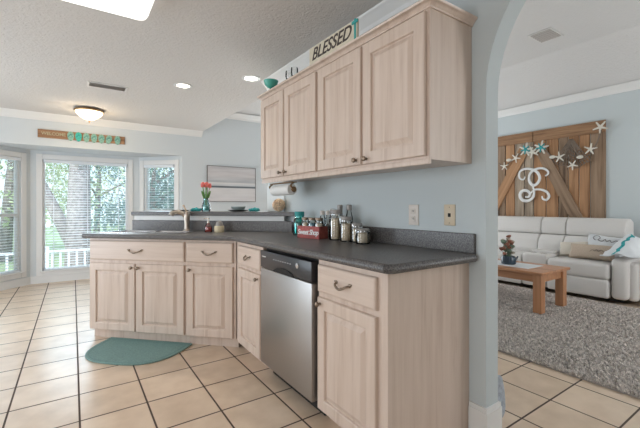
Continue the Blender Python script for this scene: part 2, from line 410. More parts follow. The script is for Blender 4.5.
# right kitchen wall with the arch
a_, b_, yc, zs = .75, .72, .993-.75, 1.70
arch = [(yc+a_*math.cos(math.pi*k/32), zs+b_*math.sin(math.pi*k/32)) for k in range(33)]
outer = [(3.36, 0), (3.36, CZ), (-2.4, CZ), (-2.4, 0), (yc-a_, 0)]+arch[::-1]+[(yc+a_, 0)]
o = struct('wall_right', MB().prism(outer, [], WB-WX, lambda a, b, c: (WX+c, a, b)), M['wall'], smooth=True)
o.data.set_sharp_from_angle(angle=R(30))
# far wall with bay opening
outer = [(-2.6, 0), (-1.09, 0), (-1.09, 1.976), (1.49, 1.976), (1.49, 0), (LX, 0), (LX, 2.82), (-2.6, 2.82)]
struct('wall_far', MB().prism(outer, [], .12, lambda a, b, c: (a, FY+c, b)), M['wallwhite'])
struct('wall_living', MB().box(LX, LX+.12, -2.4, FY+.12, 0, 2.82), M['wall'])
struct('wall_left', MB().box(-2.72, -2.6, -2.4, FY+.12, 0, CZ+.1), M['wall'])
struct('wall_rear', MB().box(-2.72, LX+.12, -2.52, -2.4, 0, 2.82), M['wall'])

def seg_frame(p0, p1):
    """u along p0->p1; v outward (left of direction is +)"""
    d = Vector((p1[0]-p0[0], p1[1]-p0[1])); L = d.length; d.normalize(); n = Vector((-d.y, d.x))
    return L, (lambda a, b, c: (p0[0]+d.x*a+n.x*c, p0[1]+d.y*a+n.y*c, b)), math.atan2(d.y, d.x)
bay = [((-1.09, FY), (-.52, 6.79)), ((-.52, 6.79), (.92, 6.79)), ((.92, 6.79), (1.49, FY))]
wins = [(.12, .665, .20, 1.84), (.145, 1.275, .175, 1.85), (.10, .675, .30, 1.84)]
names = ['left', 'center', 'right']
for i, ((p0, p1), (u0, u1, v0, v1)) in enumerate(zip(bay, wins)):
    L, fn, ang = seg_frame(p0, p1)
    struct('wall_bay_'+names[i], MB().prism([(0, 0), (L, 0), (L, 2.0), (0, 2.0)], [[(u0, v0), (u1, v0), (u1, v1), (u0, v1)]], .12, fn), M['wallwhite'])
    w_ = bpy.data.objects.new('window_%d' % (i+1), None); COL.objects.link(w_); w_['kind'] = 'structure'
    w_.location = (*p0, 0); w_.rotation_euler = (0, 0, ang)
    # local frame: x along wall, y outward, z up
    m = MB(); cw = .075
    m.box(u0-cw, u0, -.018, 0, v0-cw, v1+cw, .004).box(u1, u1+cw, -.018, 0, v0-cw, v1+cw, .004)
    m.box(u0, u1, -.018, 0, v1, v1+cw, .004).box(u0, u1, -.018, 0, v0-cw, v0, .004)
    m.build('window_casing', M['trim'], w_)
    m = MB(); t_ = .03
    m.box(u0, u0+t_, .02, .08, v0, v1).box(u1-t_, u1, .02, .08, v0, v1).box(u0, u1, .02, .08, v0, v0+t_).box(u0, u1, .02, .08, v1-t_, v1)
    if i != 1: m.box(u0, u1, .03, .075, (v0+v1)/2-.02, (v0+v1)/2+.02)
    m.build('window_frame', M['trim'], w_, False)
    MB().box(u0-.03, u1+.03, -.04, .02, v0-.012, v0+.01, .004).build('window_sill', M['trim'], w_)
    MB().box(u0+t_, u1-t_, .055, .06, v0+t_, v1-t_).build('pane', M['pane'], w_, False)
    # blind
    lab = ['white slatted blind hanging in the left-hand angled bay window', 'wide white slatted blind hanging in the large centre bay window', 'narrow white slatted blind in the angled bay window right of centre'][i]
    bl = thing('window_blind', lab, 'window blind', (*p0, 0), ang, 'window blinds in the bay')
    MB().box(u0+.012, u1-.012, -.03, .018, v1-.05, v1-.004, .004).build('head_rail', M['blind'], bl)
    m = MB(); z = v0+.05
    while z < v1-.06:
        m.box(u0+.016, u1-.016, -.014, .012, -.0010, .0010, mat=Matrix.Translation((0, 0, z)) @ Matrix.Rotation(R(8), 4, 'X')); z += .040
    m.build('slats', M['blind'], bl, False)
    MB().box(u0+.014, u1-.014, -.02, .016, v0+.012, v0+.03, .003).build('bottom_rail', M['blind'], bl)
    m = MB()
    for uu in ([.12, .5, .88] if i == 1 else [.2, .8]):
        x_ = u0+(u1-u0)*uu; m.box(x_-.004, x_+.004, -.021, -.0195, v0+.02, v1-.03)
    m.build('ladder_tape', M['blind'], bl, False)
    m = MB().box(0, L, -.014, 0, 0, .095, .0).box(0, L, -.010, 0, .095, .11)
    m.bm.transform(Matrix.Translation((*p0, 0)) @ Matrix.Rotation(ang, 4, 'Z'))
    struct('baseboard_bay_'+names[i], m, M['trim'])
pp = [(-1.09, FY+.0), (1.49, FY+.0), (.92, 6.79), (-.52, 6.79)]
struct('ceiling_bay', MB().prism([(-1.2, FY+.121), (1.6, FY+.121), (1.35, 6.9), (-1.0, 6.9)], [], .05, lambda a, b, c: (a, b, 1.976+c)), M['wallwhite'])
# crown mouldings
def crown(name, p0, p1, z, s=.08, inward=1):
    L, fn, ang = seg_frame(p0, p1)
    prof = [(0, 0), (.012*s/.08, 0), (.022*s/.08, .02*s/.08), (.06*s/.08, .058*s/.08), (.075*s/.08, .07*s/.08), (s, .08*s/.08), (0, .08*s/.08)]
    b = bmesh.new(); r0 = [b.verts.new(fn(0, z-s+h_, -d_*inward)) for d_, h_ in prof]; r1 = [b.verts.new(fn(L, z-s+h_, -d_*inward)) for d_, h_ in prof]
    n = len(prof)
    for k in range(n): b.faces.new((r0[k], r0[(k+1) % n], r1[(k+1) % n], r1[k]))
    b.faces.new(r0); b.faces.new(r1[::-1]); bmesh.ops.recalc_face_normals(b, faces=b.faces[:])
    m = MB(); m._merge(b); return struct(name, m, M['trim'])
crown('trim_2', (-2.6, FY), (1.81, FY), CZ, .09)
crown('trim_3', (WX, 3.36), (WX, -2.4), CZ, .08)
crown('trim_4', (LX, FY), (LX, -2.4), 2.8, .10)
crown('trim_5', (1.81, FY), (LX, FY), 2.8, .10)
# baseboards round the arch jamb, the living side of the wall and the living wall
m = MB()
m.box(WX-.014, WX, .993, 1.078, 0, .15).box(WX-.010, WX, .993, 1.078, .15, .172)
m.box(WX-.014, WB+.014, .979, .993, 0, .15).box(WX-.010, WB+.010, .983, .993, .15, .172)
m.box(WX-.018, WX, .975, 1.078, 0, .02).box(WX, WB+.018, .975, .979, 0, .02)
m.box(WB, WB+.014, .993, 3.36, 0, .15).box(WB, WB+.010, .993, 3.36, .15, .172)
struct('baseboard_right', m, M['trim'])
struct('baseboard_living', MB().box(LX-.014, LX, -2.4, FY, 0, .14), M['trim'])
struct('baseboard_far', MB().box(1.49, LX-.02, FY-.014, FY, 0, .14), M['trim'])
struct('trim_6', MB().box(WX-.012, WX, 3.0, 3.36, 1.1, 1.36), M['wallwhite'])

# ================================================================ CABINETS
def knob(parent, x, y, z):
    m = MB().lathe([(0, 0), (.008, 0), (.006, .003), (.0045, .010), (.011, .014), (.0145, .019), (.013, .026), (.007, .030), (0, .031)], n=16,
                   mat=Matrix.Translation((x, y, z)) @ Matrix.Rotation(R(90), 4, 'X'))
    return m.build('knob', M['pewter'], parent)
def pull(parent, x, y, z, w_=.10):
    m = MB()
    pts = smoothpts([(x-w_/2, y, z+.006), (x-w_/2+.008, y-.018, z), (x-w_*.2, y-.026, z-.012), (x, y-.028, z-.016), (x+w_*.2, y-.026, z-.012), (x+w_/2-.008, y-.018, z), (x+w_/2, y, z+.006)], 4)
    m.tube(pts, [.0042+.002*math.sin(math.pi*i/(len(pts)-1)) for i in range(len(pts))], 8)
    for sx_ in (-1, 1):
        m.sup((x+sx_*w_/2, y-.002, z+.006), (.010, .004, .010), 1, 1, 12, 6)
        m.sup((x+sx_*(w_/2+.011), y-.002, z+.010), (.007, .0035, .005), 1, 1, 10, 6)
        m.sup((x+sx_*w_*.18, y-.0265, z-.010), (.007, .006, .006), 1, 1, 10, 6)
    return m.build('handle', M['pewter'], parent)
def door(parent, x, z, w_, h_, knob_at=None, fw=.058):
    """raised panel door with its back on y=0"""
    m = MB().nest(w_, h_, [(.0, -.014), (.003, -.019), (.006, -.020), (fw, -.020), (fw+.004, -.0175), (fw+.006, -.007), (fw+.013, -.007), (fw+.036, -.0185), (fw+.038, -.0195)], 0)
    d = m.build('door', M['oakv'], parent, False, (x, 0, z))
    if knob_at: knob(d, knob_at[0]-x, -.020, knob_at[1]-z)
    return d
def drawer(parent, x, z, w_, h_, hw=.10):
    m = MB().nest(w_, h_, [(0, -.012), (.004, -.0175), (.010, -.020), (.013, -.020)], 0)
    d = m.build('drawer', M['oakh'], parent, False, (x, 0, z))
    pull(d, w_/2, -.020, h_/2, hw)
    return d
TK = .085
def base_body(parent, w_, depth, end_panel=False, toe=.07):
    m = MB()
    m.box(0, w_, 0.0, depth, TK, .872).box(0, w_, toe, depth, 0, TK)
    o = m.build('body', M['oakv'], parent, False)
    return o
# run A : near cabinet  world y from 1.09 to 1.585, front at x=1.08; local x -> -Y
def at_wall(yw): return (1.08, yw, 0)
A = thing('base_cabinet', 'pale oak base cabinet at the near end of the counter, right of the dishwasher', 'cabinet', at_wall(1.592), -math.pi/2, 'lower kitchen cabinets')
base_body(A, 1.592-1.082, WX-1.08-.002)
drawer(A, .012, .702, .442, .142, .10); door(A, .012, TK+.004, .442, .585, (.040, .642))
A2 = thing('base_cabinet', 'narrow pale oak base cabinet between the dishwasher and the corner', 'cabinet', at_wall(2.752), -math.pi/2, 'lower kitchen cabinets')
base_body(A2, 2.752-2.275, .30)
drawer(A2, .062, .700, .395, .145, .07); door(A2, .062, TK+.004, .395, .583, (.43, .640))
# run B : sink run, 45 degrees
OB = Vector((.122, 3.728, 0)); SQ = math.sqrt(.5)
def B(u, v, z=0): return (OB.x+SQ*u+SQ*v, OB.y-SQ*u+SQ*v, z)
DB = .45
B1 = thing('base_cabinet', 'wide two-door pale oak cabinet under the sink', 'cabinet', B(0, 0), -math.pi/4, 'lower kitchen cabinets')
base_body(B1, .912, DB-.03, toe=.05)
drawer(B1, .012, .690, .893, .165, .12)
door(B1, .012, TK+.004, .440, .573, (.425, .630)); door(B1, .462, TK+.004, .443, .573, (.490, .630))
B2 = thing('base_cabinet', 'single-door pale oak cabinet between the sink cabinet and the corner', 'cabinet', B(.914, 0), -math.pi/4, 'lower kitchen cabinets')
base_body(B2, .440, DB-.08, toe=.05)
drawer(B2, .012, .690, .405, .165, .11); door(B2, .012, TK+.004, .405, .573, (.045, .630))

# dishwasher
DW = thing('dishwasher', 'stainless steel dishwasher with black control panel between two oak cabinets', 'dishwasher', at_wall(2.262), -math.pi/2)
ww = 2.262-1.602
MB().box(.005, ww-.005, .02, .56, .06, .868).box(.02, ww-.02, .06, .5, 0, .06).build('body', M['dark'], DW, False)
MB().box(.006, ww-.018, -.028, .02, .098, .735, .006, 3).build('door', M['steel'], DW)
m = MB().box(.006, ww-.018, -.030, .02, .738, .852, .006, 2)
cp = m.build('control_panel', M['black'], DW)
m = MB()
hp = [(.20, .738), (.46, .738), (.44, .752), (.40, .766), (.33, .772), (.26, .766), (.22, .752)]
m.prism(hp, [], .004, lambda a, b, c: (a, -.0305-c, b))
m.build('handle_recess', M['dark'], cp, False)
m = MB()
for k in range(8): m.box(.20+.030*k, .214+.030*k, -.0325, -.030, .808, .814)
m.build('button', plain('button_grey', (.45, .45, .46), .4), cp, False)
MB().lathe([(0, 0), (.016, 0), (.015, .006), (0, .007)], n=20, mat=Matrix.Translation((.50, -.030, .812)) @ Matrix.Rotation(R(90), 4, 'X')).build('dial', M['chrome'], cp)
MB().box(.04, .09, -.032, -.030, .812, .817).build('badge', M['white'], cp, False)

# countertop (one piece with splash)
ctr = thing('countertop', 'dark grey speckled laminate worktop that bends from the wall run to the sink', 'countertop')
def isect(p, d, q_, e):
    den = d[0]*e[1]-d[1]*e[0]; t = ((q_[0]-p[0])*e[1]-(q_[1]-p[1])*e[0])/den
    return (p[0]+d[0]*t, p[1]+d[1]*t)
fr = B(0, -.032); cf = isect(fr[:2], (SQ, -SQ), (1.05, 0), (0, 1))
bk = B(0, DB); cbk = isect(bk[:2], (SQ, -SQ), (WX-.001, 0), (0, 1))
lf = B(-.03, -.032); lb = B(.06, DB)
outer = [(1.05+.02, 1.045), (1.05, 1.065), cf, lf[:2], lb[:2], cbk, (WX-.001, 1.045)]
su0, su1, sv0, sv1 = .09, .80, .055, .335
um = (su0+su1)/2
hole = lambda a, b_, c, d: [B(a, c)[:2], B(b_, c)[:2], B(b_, d)[:2], B(a, d)[:2]]
m = MB().prism(outer, [hole(su0, um-.012, sv0, sv1), hole(um+.012, su1, sv0, sv1)], .040, lambda a, b, c: (a, b, .874+c))
top = m.build('top', M['counter'], ctr, False)
# rolled front edge
e_pts = [(lb[0], lb[1], .894), (lf[0], lf[1], .894), (cf[0], cf[1], .894), (1.05, 1.06, .894), (1.07, 1.045, .894), (WX-.02, 1.045, .894)]
MB().tube(e_pts, .0205, 12).build('rolled_edge', M['counter'], ctr)
spl = (WX-.022-(OB.x+SQ*(DB-.02)))/SQ
m = MB()
m.box(WX-.020, WX-.001, 1.043, cbk[1]-.01, .914, 1.012, .003)
m.box(.075, spl, DB-.02, DB, .914, 1.012, .003, mat=Matrix.Translation(OB) @ Matrix.Rotation(-math.pi/4, 4, 'Z'))
m.build('backsplash', M['counter'], ctr)
# pony wall and bar top
m = MB().box(.085, 1.62, DB+.002, DB+.11, 0, 1.058); m.bm.transform(Matrix.Translation(OB) @ Matrix.Rotation(-math.pi/4, 4, 'Z'))
struct('wall_bar', m, M['trim'])
ba = B(.07, DB-.03); bb = B(.07, DB+.36)
bra = isect(ba[:2], (SQ, -SQ), (WX-.001, 0), (0, 1)); brb = isect(bb[:2], (SQ, -SQ), (WX-.001, 0), (0, 1))
m = MB().prism([ba[:2], bra, brb, bb[:2]], [], .037, lambda a, b, c: (a, b, 1.058+c))
bt = m.build('bar_top', M['counter'], None, False)
tag(bt, 'raised dark grey laminate bar ledge behind the sink', 'bar top')
m = bt.modifiers.new('b', 'BEVEL'); m.width = .006; m.segments = 2

# sink
sk = thing('double_sink', 'stainless double-bowl sink set in the dark worktop', 'sink', B(0, 0, .914), -math.pi/4)
def bowl_mesh(u0, u1):
    m = MB(); b = bmesh.new(); rings = []
    for ins, z in ((-.012, .004), (0, .004), (.004, -.004), (.010, -.15), (.035, -.165)):
        rings.append([b.verts.new(p) for p in ((u0+ins, sv0+ins, z), (u1-ins, sv0+ins, z), (u1-ins, sv1-ins, z), (u0+ins, sv1-ins, z))])
    for a, d in zip(rings, rings[1:]):
        for k in range(4): b.faces.new((a[k], a[(k+1) % 4], d[(k+1) % 4], d[k]))
    b.faces.new(rings[-1]); m._merge(b); return m
bowl_mesh(su0+.004, um-.014).build('bowl', M['chrome'], sk, False); bowl_mesh(um+.014, su1-.004).build('bowl', M['chrome'], sk, False)
m = MB().prism([(su0-.022, sv0-.022), (su1+.022, sv0-.022), (su1+.022, sv1+.075), (su0-.022, sv1+.075)],
               [[(su0+.004, sv0+.002), (um-.014, sv0+.002), (um-.014, sv1-.002), (su0+.004, sv1-.002)], [(um+.014, sv0+.002), (su1-.004, sv0+.002), (su1-.004, sv1-.002), (um+.014, sv1-.002)]], .006, lambda a, b, c: (a, b, c+.0005))
m.build('rim', M['chrome'], sk, False)
# faucet
fu, fv = .70, .372
fc = thing('faucet', 'brushed nickel faucet with lever handle behind the sink', 'faucet', B(fu, fv, .9205), -math.pi/4)
m = MB().lathe([(0, 0), (.036, 0), (.034, .008), (.026, .014), (.024, .09), (.029, .12), (.030, .15), (.022, .172), (0, .178)], n=20)
m.build('body', M['nickel'], fc)
MB().tube(smoothpts([(-.005, -.006, .125), (-.035, -.020, .160), (-.075, -.045, .172), (-.108, -.065, .162), (-.118, -.072, .142)], 5), [.020]*8+[.019]*6+[.023]*7, 12).build('spout', M['nickel'], fc)
MB().tube(smoothpts([(0, 0, .168), (-.018, .004, .195), (-.045, .012, .235)], 4), [.011]*4+[.008]*3+[.011]*2, 10).build('lever', M['pewter'], fc)

# upper cabinets
UZ0, UZ1, UX = 1.362, 2.05, 1.33
for (y1, doors, lab) in ((1.960, [(.010, .425, 'r'), (.433+.018, .425, 'l')], 'pale oak wall cabinet nearest the arch, with two raised-panel doors'),
                    (2.822, [(.012, .392, 'r'), (.420, .425, 'l')], 'pale oak wall cabinet above the paper towels and glass jars')):
    U = thing('wall_cabinet', lab, 'cabinet', (UX, y1, 0), -math.pi/2, 'upper kitchen cabinets')
    wd = y1-(1.068 if y1 < 2 else 1.962)
    m = MB().box(0, wd, 0, WX-UX-.002, UZ0, UZ1).box(0, wd, -.006, .012, UZ0-.022, UZ0+.004, .003).build('body', M['oakv'], U, False)
    for x, w_, sd in doors:
        door(U, x, 1.378, w_, .655, ((x+w_-.035) if sd == 'r' else (x+.035), 1.405), .062)
def cab_crown():
    prof = [(0, 0), (.008, 0), (.009, .007), (.014, .011), (.024, .024), (.029, .026), (.031, .028), (.034, .036), (0, .036)]
    b = bmesh.new(); z = 2.045
    path = [((WX-.002, 2.822), (0, 1)), ((UX, 2.822), (-1, 1)), ((UX, 1.068), (-1, -1)), ((WX-.002, 1.068), (0, -1))]
    rings = [[b.verts.new((p[0]+n[0]*d, p[1]+n[1]*d, z+h_)) for d, h_ in prof] for p, n in path]
    for a, c in zip(rings, rings[1:]):
        for k in range(len(prof)): b.faces.new((a[k], a[(k+1) % len(prof)], c[(k+1) % len(prof)], c[k]))
    b.faces.new(rings[0]); b.faces.new(rings[-1][::-1])
    bmesh.ops.recalc_face_normals(b, faces=b.faces[:])
    m = MB(); m._merge(b); m.box(UX+.001, WX-.002, 1.069, 2.821, 2.05, 2.06)
    return m
o = cab_crown().build('cabinet_crown', M['oakv'], None); tag(o, 'stepped pale oak crown moulding capping the wall cabinets', 'moulding')

# ================================================================ THINGS ON CABINET TOP
ZT = 2.111
sg = thing('blessed_sign', 'long cream wooden sign reading BLESSED with a teal ribbon, on top of the cabinets', 'sign', (1.299, 1.785, 2.0815), -math.pi/2)
# leans on crown front edge, local x right, y inward
MB().box(-.245, .245, 0, .016, 0, .112, .003).build('board', M['signcream'], sg)
text_obj('lettering', 'BLESSED', .108, M['ink'], sg, (-.012, -.0012, .055), (R(90), 0, 0), shear=.35, bold=.0012, spacing=1.0)
m = MB().box(.222, .237, -.002, .018, -.0, .1135).box(.205, .258, -.006, -.002, .085, .102)
m.build('ribbon', M['tealpaint'], sg)
gb = thing('footed_glass_bowl', 'small green bowl with clear stemware on the far end of the cabinet top', 'bowl', (1.375, 2.745, 2.061), 0)
MB().lathe([(0, 0), (.022, 0), (.020, .006), (.008, .016), (.009, .075), (.03, .085), (.052, .108), (.062, .140), (.058, .140), (.048, .110), (.02, .090), (0, .088)], n=24).build('bowl', M['greenbowl'], gb)
for k, (dx, dy) in enumerate(((.02, -.13), (.02, -.22))):
    g_ = MB().lathe([(0, 0), (.026, 0), (.024, .003), (.004, .008), (.004, .10), (.02, .115), (.03, .15), (.028, .19), (.026, .19), (.028, .15), (.018, .118), (0, .108)], n=20).build('wine_glass', M['clear'], None, True, (1.44+dx, 2.72+dy, 2.061))
    tag(g_, ['clear stemmed glass beside the green bowl on the cabinet top', 'clear stemmed glass nearer the sign on the cabinet top'][k], 'glass', 'stemware on the cabinet top')

# ================================================================ WALL PLATES
o = thing('wall_outlet', 'double electrical outlet on the wall above the counter', 'outlet', (WX, 1.440, 1.098), -math.pi/2)
MB().box(-.037, .037, -.006, 0, -.060, .060, .003, 2).build('plate', M['socket'], o)
for dz in (.022, -.022):
    r_ = MB().box(-.015, .015, -.009, -.005, dz-.015, dz+.015, .003).build('receptacle', M['socket'], o)
    MB().box(-.007, -.004, -.0095, -.0088, dz-.006, dz+.008).box(.004, .007, -.0095, -.0088, dz-.006, dz+.008).build('slot', M['dark'], r_, False)
o = thing('phone_jack_plate', 'ivory wall plate with one small jack, right of the outlet', 'wall plate', (WX, 1.195, 1.102), -math.pi/2)
MB().box(-.034, .034, -.006, 0, -.056, .056, .003, 2).build('plate', M['ivory'], o)
MB().box(-.008, .008, -.0085, -.005, -.010, .010, .001).build('jack', M['dark'], o)
for zz in (.042, -.042): MB().sup((0, -.006, zz), (.003, .002, .003), 1, 1, 8, 4).build('screw', M['pewter'], o)

# ================================================================ COUNTER ITEMS
CT = .9145
def jar(name, label, loc, r, h, fill, group=None, bail=True, cat='jar', glassm='clear'):
    t = thing(name, label, cat, loc, random.uniform(-.4, .4), group)
    hb = h*.86
    MB().lathe([(0, 0), (r*.92, 0), (r, .006), (r, hb*.82), (r*.93, hb*.92), (r*.82, hb*.97), (r*.82, hb), (r*.79, hb), (r*.79, hb*.95), (r*.96, hb*.80), (r*.96, .008), (0, .006)], n=24).build('glass_body', M[glassm], t)
    if fill: MB().lathe([(0, .008), (r*.955, .009), (r*.955, hb*.80), (r*.6, hb*.84), (0, hb*.85)], n=20).build('contents', M[fill], t)
    l = MB().lathe([(0, hb), (r*.87, hb), (r*.90, hb+.003), (r*.90, h-.006), (r*.84, h), (0, h)], n=24).build('lid', M['pewter'] if not bail else M['smoke'], t)
    if bail:
        MB().tube([(r*.93*math.cos(a), r*.93*math.sin(a), hb-.006) for a in [2*math.pi*k/20 for k in range(20)]], .0022, 6, True).tube(
            smoothpts([(-r*.95, 0, hb-.02), (-r*.98, 0, h-.004), (-r*.5, 0, h+.006), (0, 0, h+.004)], 4), .0022, 6).build('wire_bail', M['chrome'], t)
    return t
G = 'glass canisters along the wall'
jar('canister', 'tallest glass canister of dry goods, right of the red crate', (1.515, 2.02, CT), .050, .210, 'rice', G)
jar('canister', 'second tallest glass canister of dry goods in the row', (1.505, 1.895, CT), .043, .165, 'rice', G)
jar('canister', 'third glass canister of dry goods, second from the short one', (1.525, 1.808, CT), .039, .125, 'rice', G)
jar('canister', 'short squat glass canister at the near end of the row', (1.500, 1.722, CT), .046, .095, 'salt', G)
for k, (x, y, h, lab) in enumerate(((1.595, 2.08, .245, 'clear bottle with silver cap behind the tallest canister, left one'), (1.595, 1.975, .245, 'clear bottle with silver cap behind the tallest canister, right one'),
                       (1.60, 2.31, .20, 'clear glass bottle with pale cap behind the red crate, left one'), (1.60, 2.235, .20, 'clear glass bottle with pale cap behind the red crate, right one'))):
    t = thing('glass_bottle', lab, 'bottle', (x, y, CT), 0, 'glass bottles at the back of the counter')
    MB().lathe([(0, 0), (.026, 0), (.028, .006), (.028, h*.62), (.018, h*.76), (.015, h*.84), (.013, h*.84), (.016, h*.74), (.025, h*.6), (.025, .008), (0, .006)], n=20).build('glass_body', M['clear'], t)
    MB().lathe([(0, h*.84), (.019, h*.84), (.020, h*.98), (.014, h), (0, h)], n=18).build('cap', M['smoke'] if k < 2 else M['socket'], t)
    if k < 2: MB().lathe([(0, .007), (.024, .008), (.024, h*.4), (0, h*.41)], n=16).build('contents', M['rice'], t)
# crate
cr = thing('red_crate', 'worn red wooden crate with white script lettering holding small jars', 'crate', (1.388, 2.335, CT), R(-79))
cw, cd, chh = .228, .092, .088
MB().box(0, cw, 0, .010, 0, chh, .001).build('front_panel', M['redface'], cr)
MB().box(0, cw, cd-.010, cd, 0, chh).box(0, .010, .0105, cd-.0105, 0, chh).box(cw-.010, cw, .0105, cd-.0105, 0, chh).box(.0105, cw-.0105, .0105, cd-.0105, 0, .008).build('box', M['redwood'], cr, False)
text_obj('lettering', 'Sweet Shop', .053, M['white'], cr, (cw/2, -.0012, chh/2), (R(90), 0, 0), shear=.25, bold=.0009, spacing=.86)
def crl(x, y): a = R(-79); return (1.388+x*math.cos(a)-y*math.sin(a), 2.335+x*math.sin(a)+y*math.cos(a), CT+.0085)
jar('mason_jar', 'small jar with cream contents at the left of the red crate', crl(.044, .046), .034, .142, 'rice', 'jars in the red crate', False)
jar('mason_jar', 'small jar with a blue label in the middle of the red crate', crl(.114, .046), .034, .142, 'bluelabel', 'jars in the red crate', False)
jar('mason_jar', 'small jar with cream contents at the right of the red crate', crl(.184, .046), .034, .142, 'salt', 'jars in the red crate', False)
t = thing('teal_jar', 'large teal glass jar with teal lid, left of the red crate', 'jar', (1.540, 2.555, CT))
MB().lathe([(0, 0), (.052, 0), (.056, .01), (.056, .10), (.048, .125), (.036, .138), (.036, .15), (.033, .15), (.033, .136), (.045, .12), (.052, .098), (.052, .012), (0, .008)], n=28).build('glass_body', M['tealglass'], t)
MB().lathe([(0, .15), (.039, .15), (.040, .153), (.040, .186), (.035, .190), (0, .190)], n=24).build('lid', M['tealpaint'], t)
# soap, candle
t = thing('soap_dispenser', 'small pink soap pump bottle right of the faucet', 'soap dispenser', B(.955, .30, CT), -math.pi/4)
MB().lathe([(0, 0), (.030, 0), (.034, .008), (.032, .05), (.018, .075), (.012, .082), (0, .082)], n=20).build('bottle', M['pinksoap'], t)
MB().lathe([(0, .008), (.026, .008), (.027, .045), (0, .046)], n=16).build('contents', plain('red_soap', (.45, .06, .05), .4), t)
MB().lathe([(0, .082), (.013, .082), (.013, .097), (.005, .10), (.005, .118), (.011, .12), (.011, .128), (0, .129)], n=14).tube([(0, 0, .124), (-.035, -.01, .122), (-.040, -.012, .116)], .0045, 8).build('pump', M['nickel'], t)
t = thing('candle_jar', 'cream candle jar with grey domed lid near the corner of the worktop', 'candle', B(1.06, .30, CT))
MB().lathe([(0, 0), (.040, 0), (.043, .006), (.043, .050), (.038, .058), (0, .058)], n=24).build('jar', M['candle'], t)
MB().lathe([(0, .058), (.032, .058), (.031, .075), (.026, .092), (.012, .100), (0, .101)], n=20).build('lid', M['smoke'], t)

# paper towel
t = thing('paper_towel_holder', 'dark paper towel bracket screwed under the far wall cabinet', 'paper towel holder', (1.40, 2.42, 0))
m = MB().box(-.025, .025, -.02, .33+.02, 1.330, 1.339, .002)
m.build('mounting_bar', M['bronze'], t)
for yy in (-.015, .345):
    MB().tube(smoothpts([(0, yy, 1.332), (-.028, yy, 1.31), (-.010, yy, 1.285), (.0, yy, 1.278)], 4), .007, 8).sup((0, yy, 1.278), (.022, .008, .022), 1, 1, 16, 8).build('bracket', M['bronze'], t)
MB().tube([(0, -.012, 1.278), (0, .342, 1.278)], .006, 8).build('rod', M['bronze'], t)
m = MB().lathe([(.010, 0), (.042, 0), (.043, .004), (.043, .30), (.042, .304), (.010, .304)], n=28, mat=Matrix.Translation((1.40, 2.432, 1.278)) @ Matrix.Rotation(R(-90), 4, 'X'))
o = m.build('paper_towel_roll', M['paper']); tag(o, 'white paper towel roll hanging under the wall cabinet', 'paper towel')

# bar items
BT = 1.0965
m = MB()
for k in range(9):
    a = math.pi*k/9; tl = R(15*(k % 3))
    pts = [Matrix.Rotation(a, 3, 'Z') @ Matrix.Rotation(tl, 3, 'X') @ Vector((.056*math.cos(s_), .0, .056*math.sin(s_))) for s_ in [2*math.pi*j/28 for j in range(28)]]
    m.tube([(1.572+p.x, 2.978+p.y, BT+.062+p.z) for p in pts], .0055, 6, True)
m.sup((1.572, 2.978, BT+.062), (.050, .050, .050), 1, 1, 16, 10)
o = m.build('wicker_ball', M['wicker']); tag(o, 'round woven wicker ball on the bar ledge beneath the paper towels', 'decorative ball')
v = thing('flower_vase', 'aqua glass vase on the bar ledge', 'vase', (1.09, 3.60, BT))
MB().lathe([(0, 0), (.038, 0), (.043, .01), (.040, .06), (.028, .10), (.024, .125), (.029, .135), (.026, .135), (.022, .122), (.025, .10), (.037, .058), (.039, .012), (0, .008)], n=24).build('glass_body', M['aquaglass'], v)
MB().lathe([(0, .01), (.036, .012), (.034, .055), (0, .056)], n=16).build('beads', M['aquab'], v)
fl = thing('tulip_bouquet', 'bunch of coral pink tulips standing in the aqua vase', 'flowers', (1.09, 3.60, BT+.06))
random.seed(3)
for k in range(6):
    a = 2*math.pi*k/6+.4; rr = .022 if k else 0; tx, ty, tz = rr*1.7*math.cos(a), rr*1.7*math.sin(a), .175+.02*random.random()
    st = MB().tube(smoothpts([(.01*math.cos(a), .01*math.sin(a), 0), (.014*math.cos(a), .014*math.sin(a), .08), (tx, ty, tz)], 4), .003, 6).build('stem', M['leaf'], fl)
    m = MB()
    for j in range(5):
        b2 = 2*math.pi*j/5; m.sup((.007*math.cos(b2), .007*math.sin(b2), .018), (.011, .011, .024), 1, 1, 10, 8)
    m.build('blossom', M['pink'], fl, True, (tx, ty, tz))
    lf_ = MB().sup((0, 0, .05), (.009, .003, .05), 1, 1, 10, 8, mat=Matrix.Translation((.012*math.cos(a), .012*math.sin(a), .05)) @ Matrix.Rotation(a, 4, 'Z') @ Matrix.Rotation(R(20), 4, 'Y')).build('leaf', M['leaf'], fl)
def plate_set(x, y, lab):
    p = MB().lathe([(0, 0), (.06, 0), (.10, .012), (.105, .016), (.098, .016), (.06, .005), (0, .005)], n=32).build('dinner_plate', M['stoneware'], None, True, (x, y, BT)); tag(p, 'black dinner plate on the bar ledge '+lab, 'plate', 'black plates on the bar ledge')
    p = MB().lathe([(0, 0), (.03, 0), (.032, .004), (.060, .020), (.074, .042), (.070, .042), (.055, .022), (.02, .008), (0, .007)], n=32).build('bowl', M['bowl'], None, True, (x, y, BT+.006)); tag(p, 'grey-green bowl sitting on the black plate '+lab, 'bowl', 'bowls on the bar ledge')
plate_set(1.335, 3.37, 'in front of the seascape')
p = MB().lathe([(0, 0), (.05, 0), (.09, .010), (.095, .014), (.088, .014), (.05, .005), (0, .005)], n=32).build('dinner_plate', M['stoneware'], None, True, (.90, 3.80, BT)); tag(p, 'black dinner plate on the bar ledge behind the faucet', 'plate', 'black plates on the bar ledge')
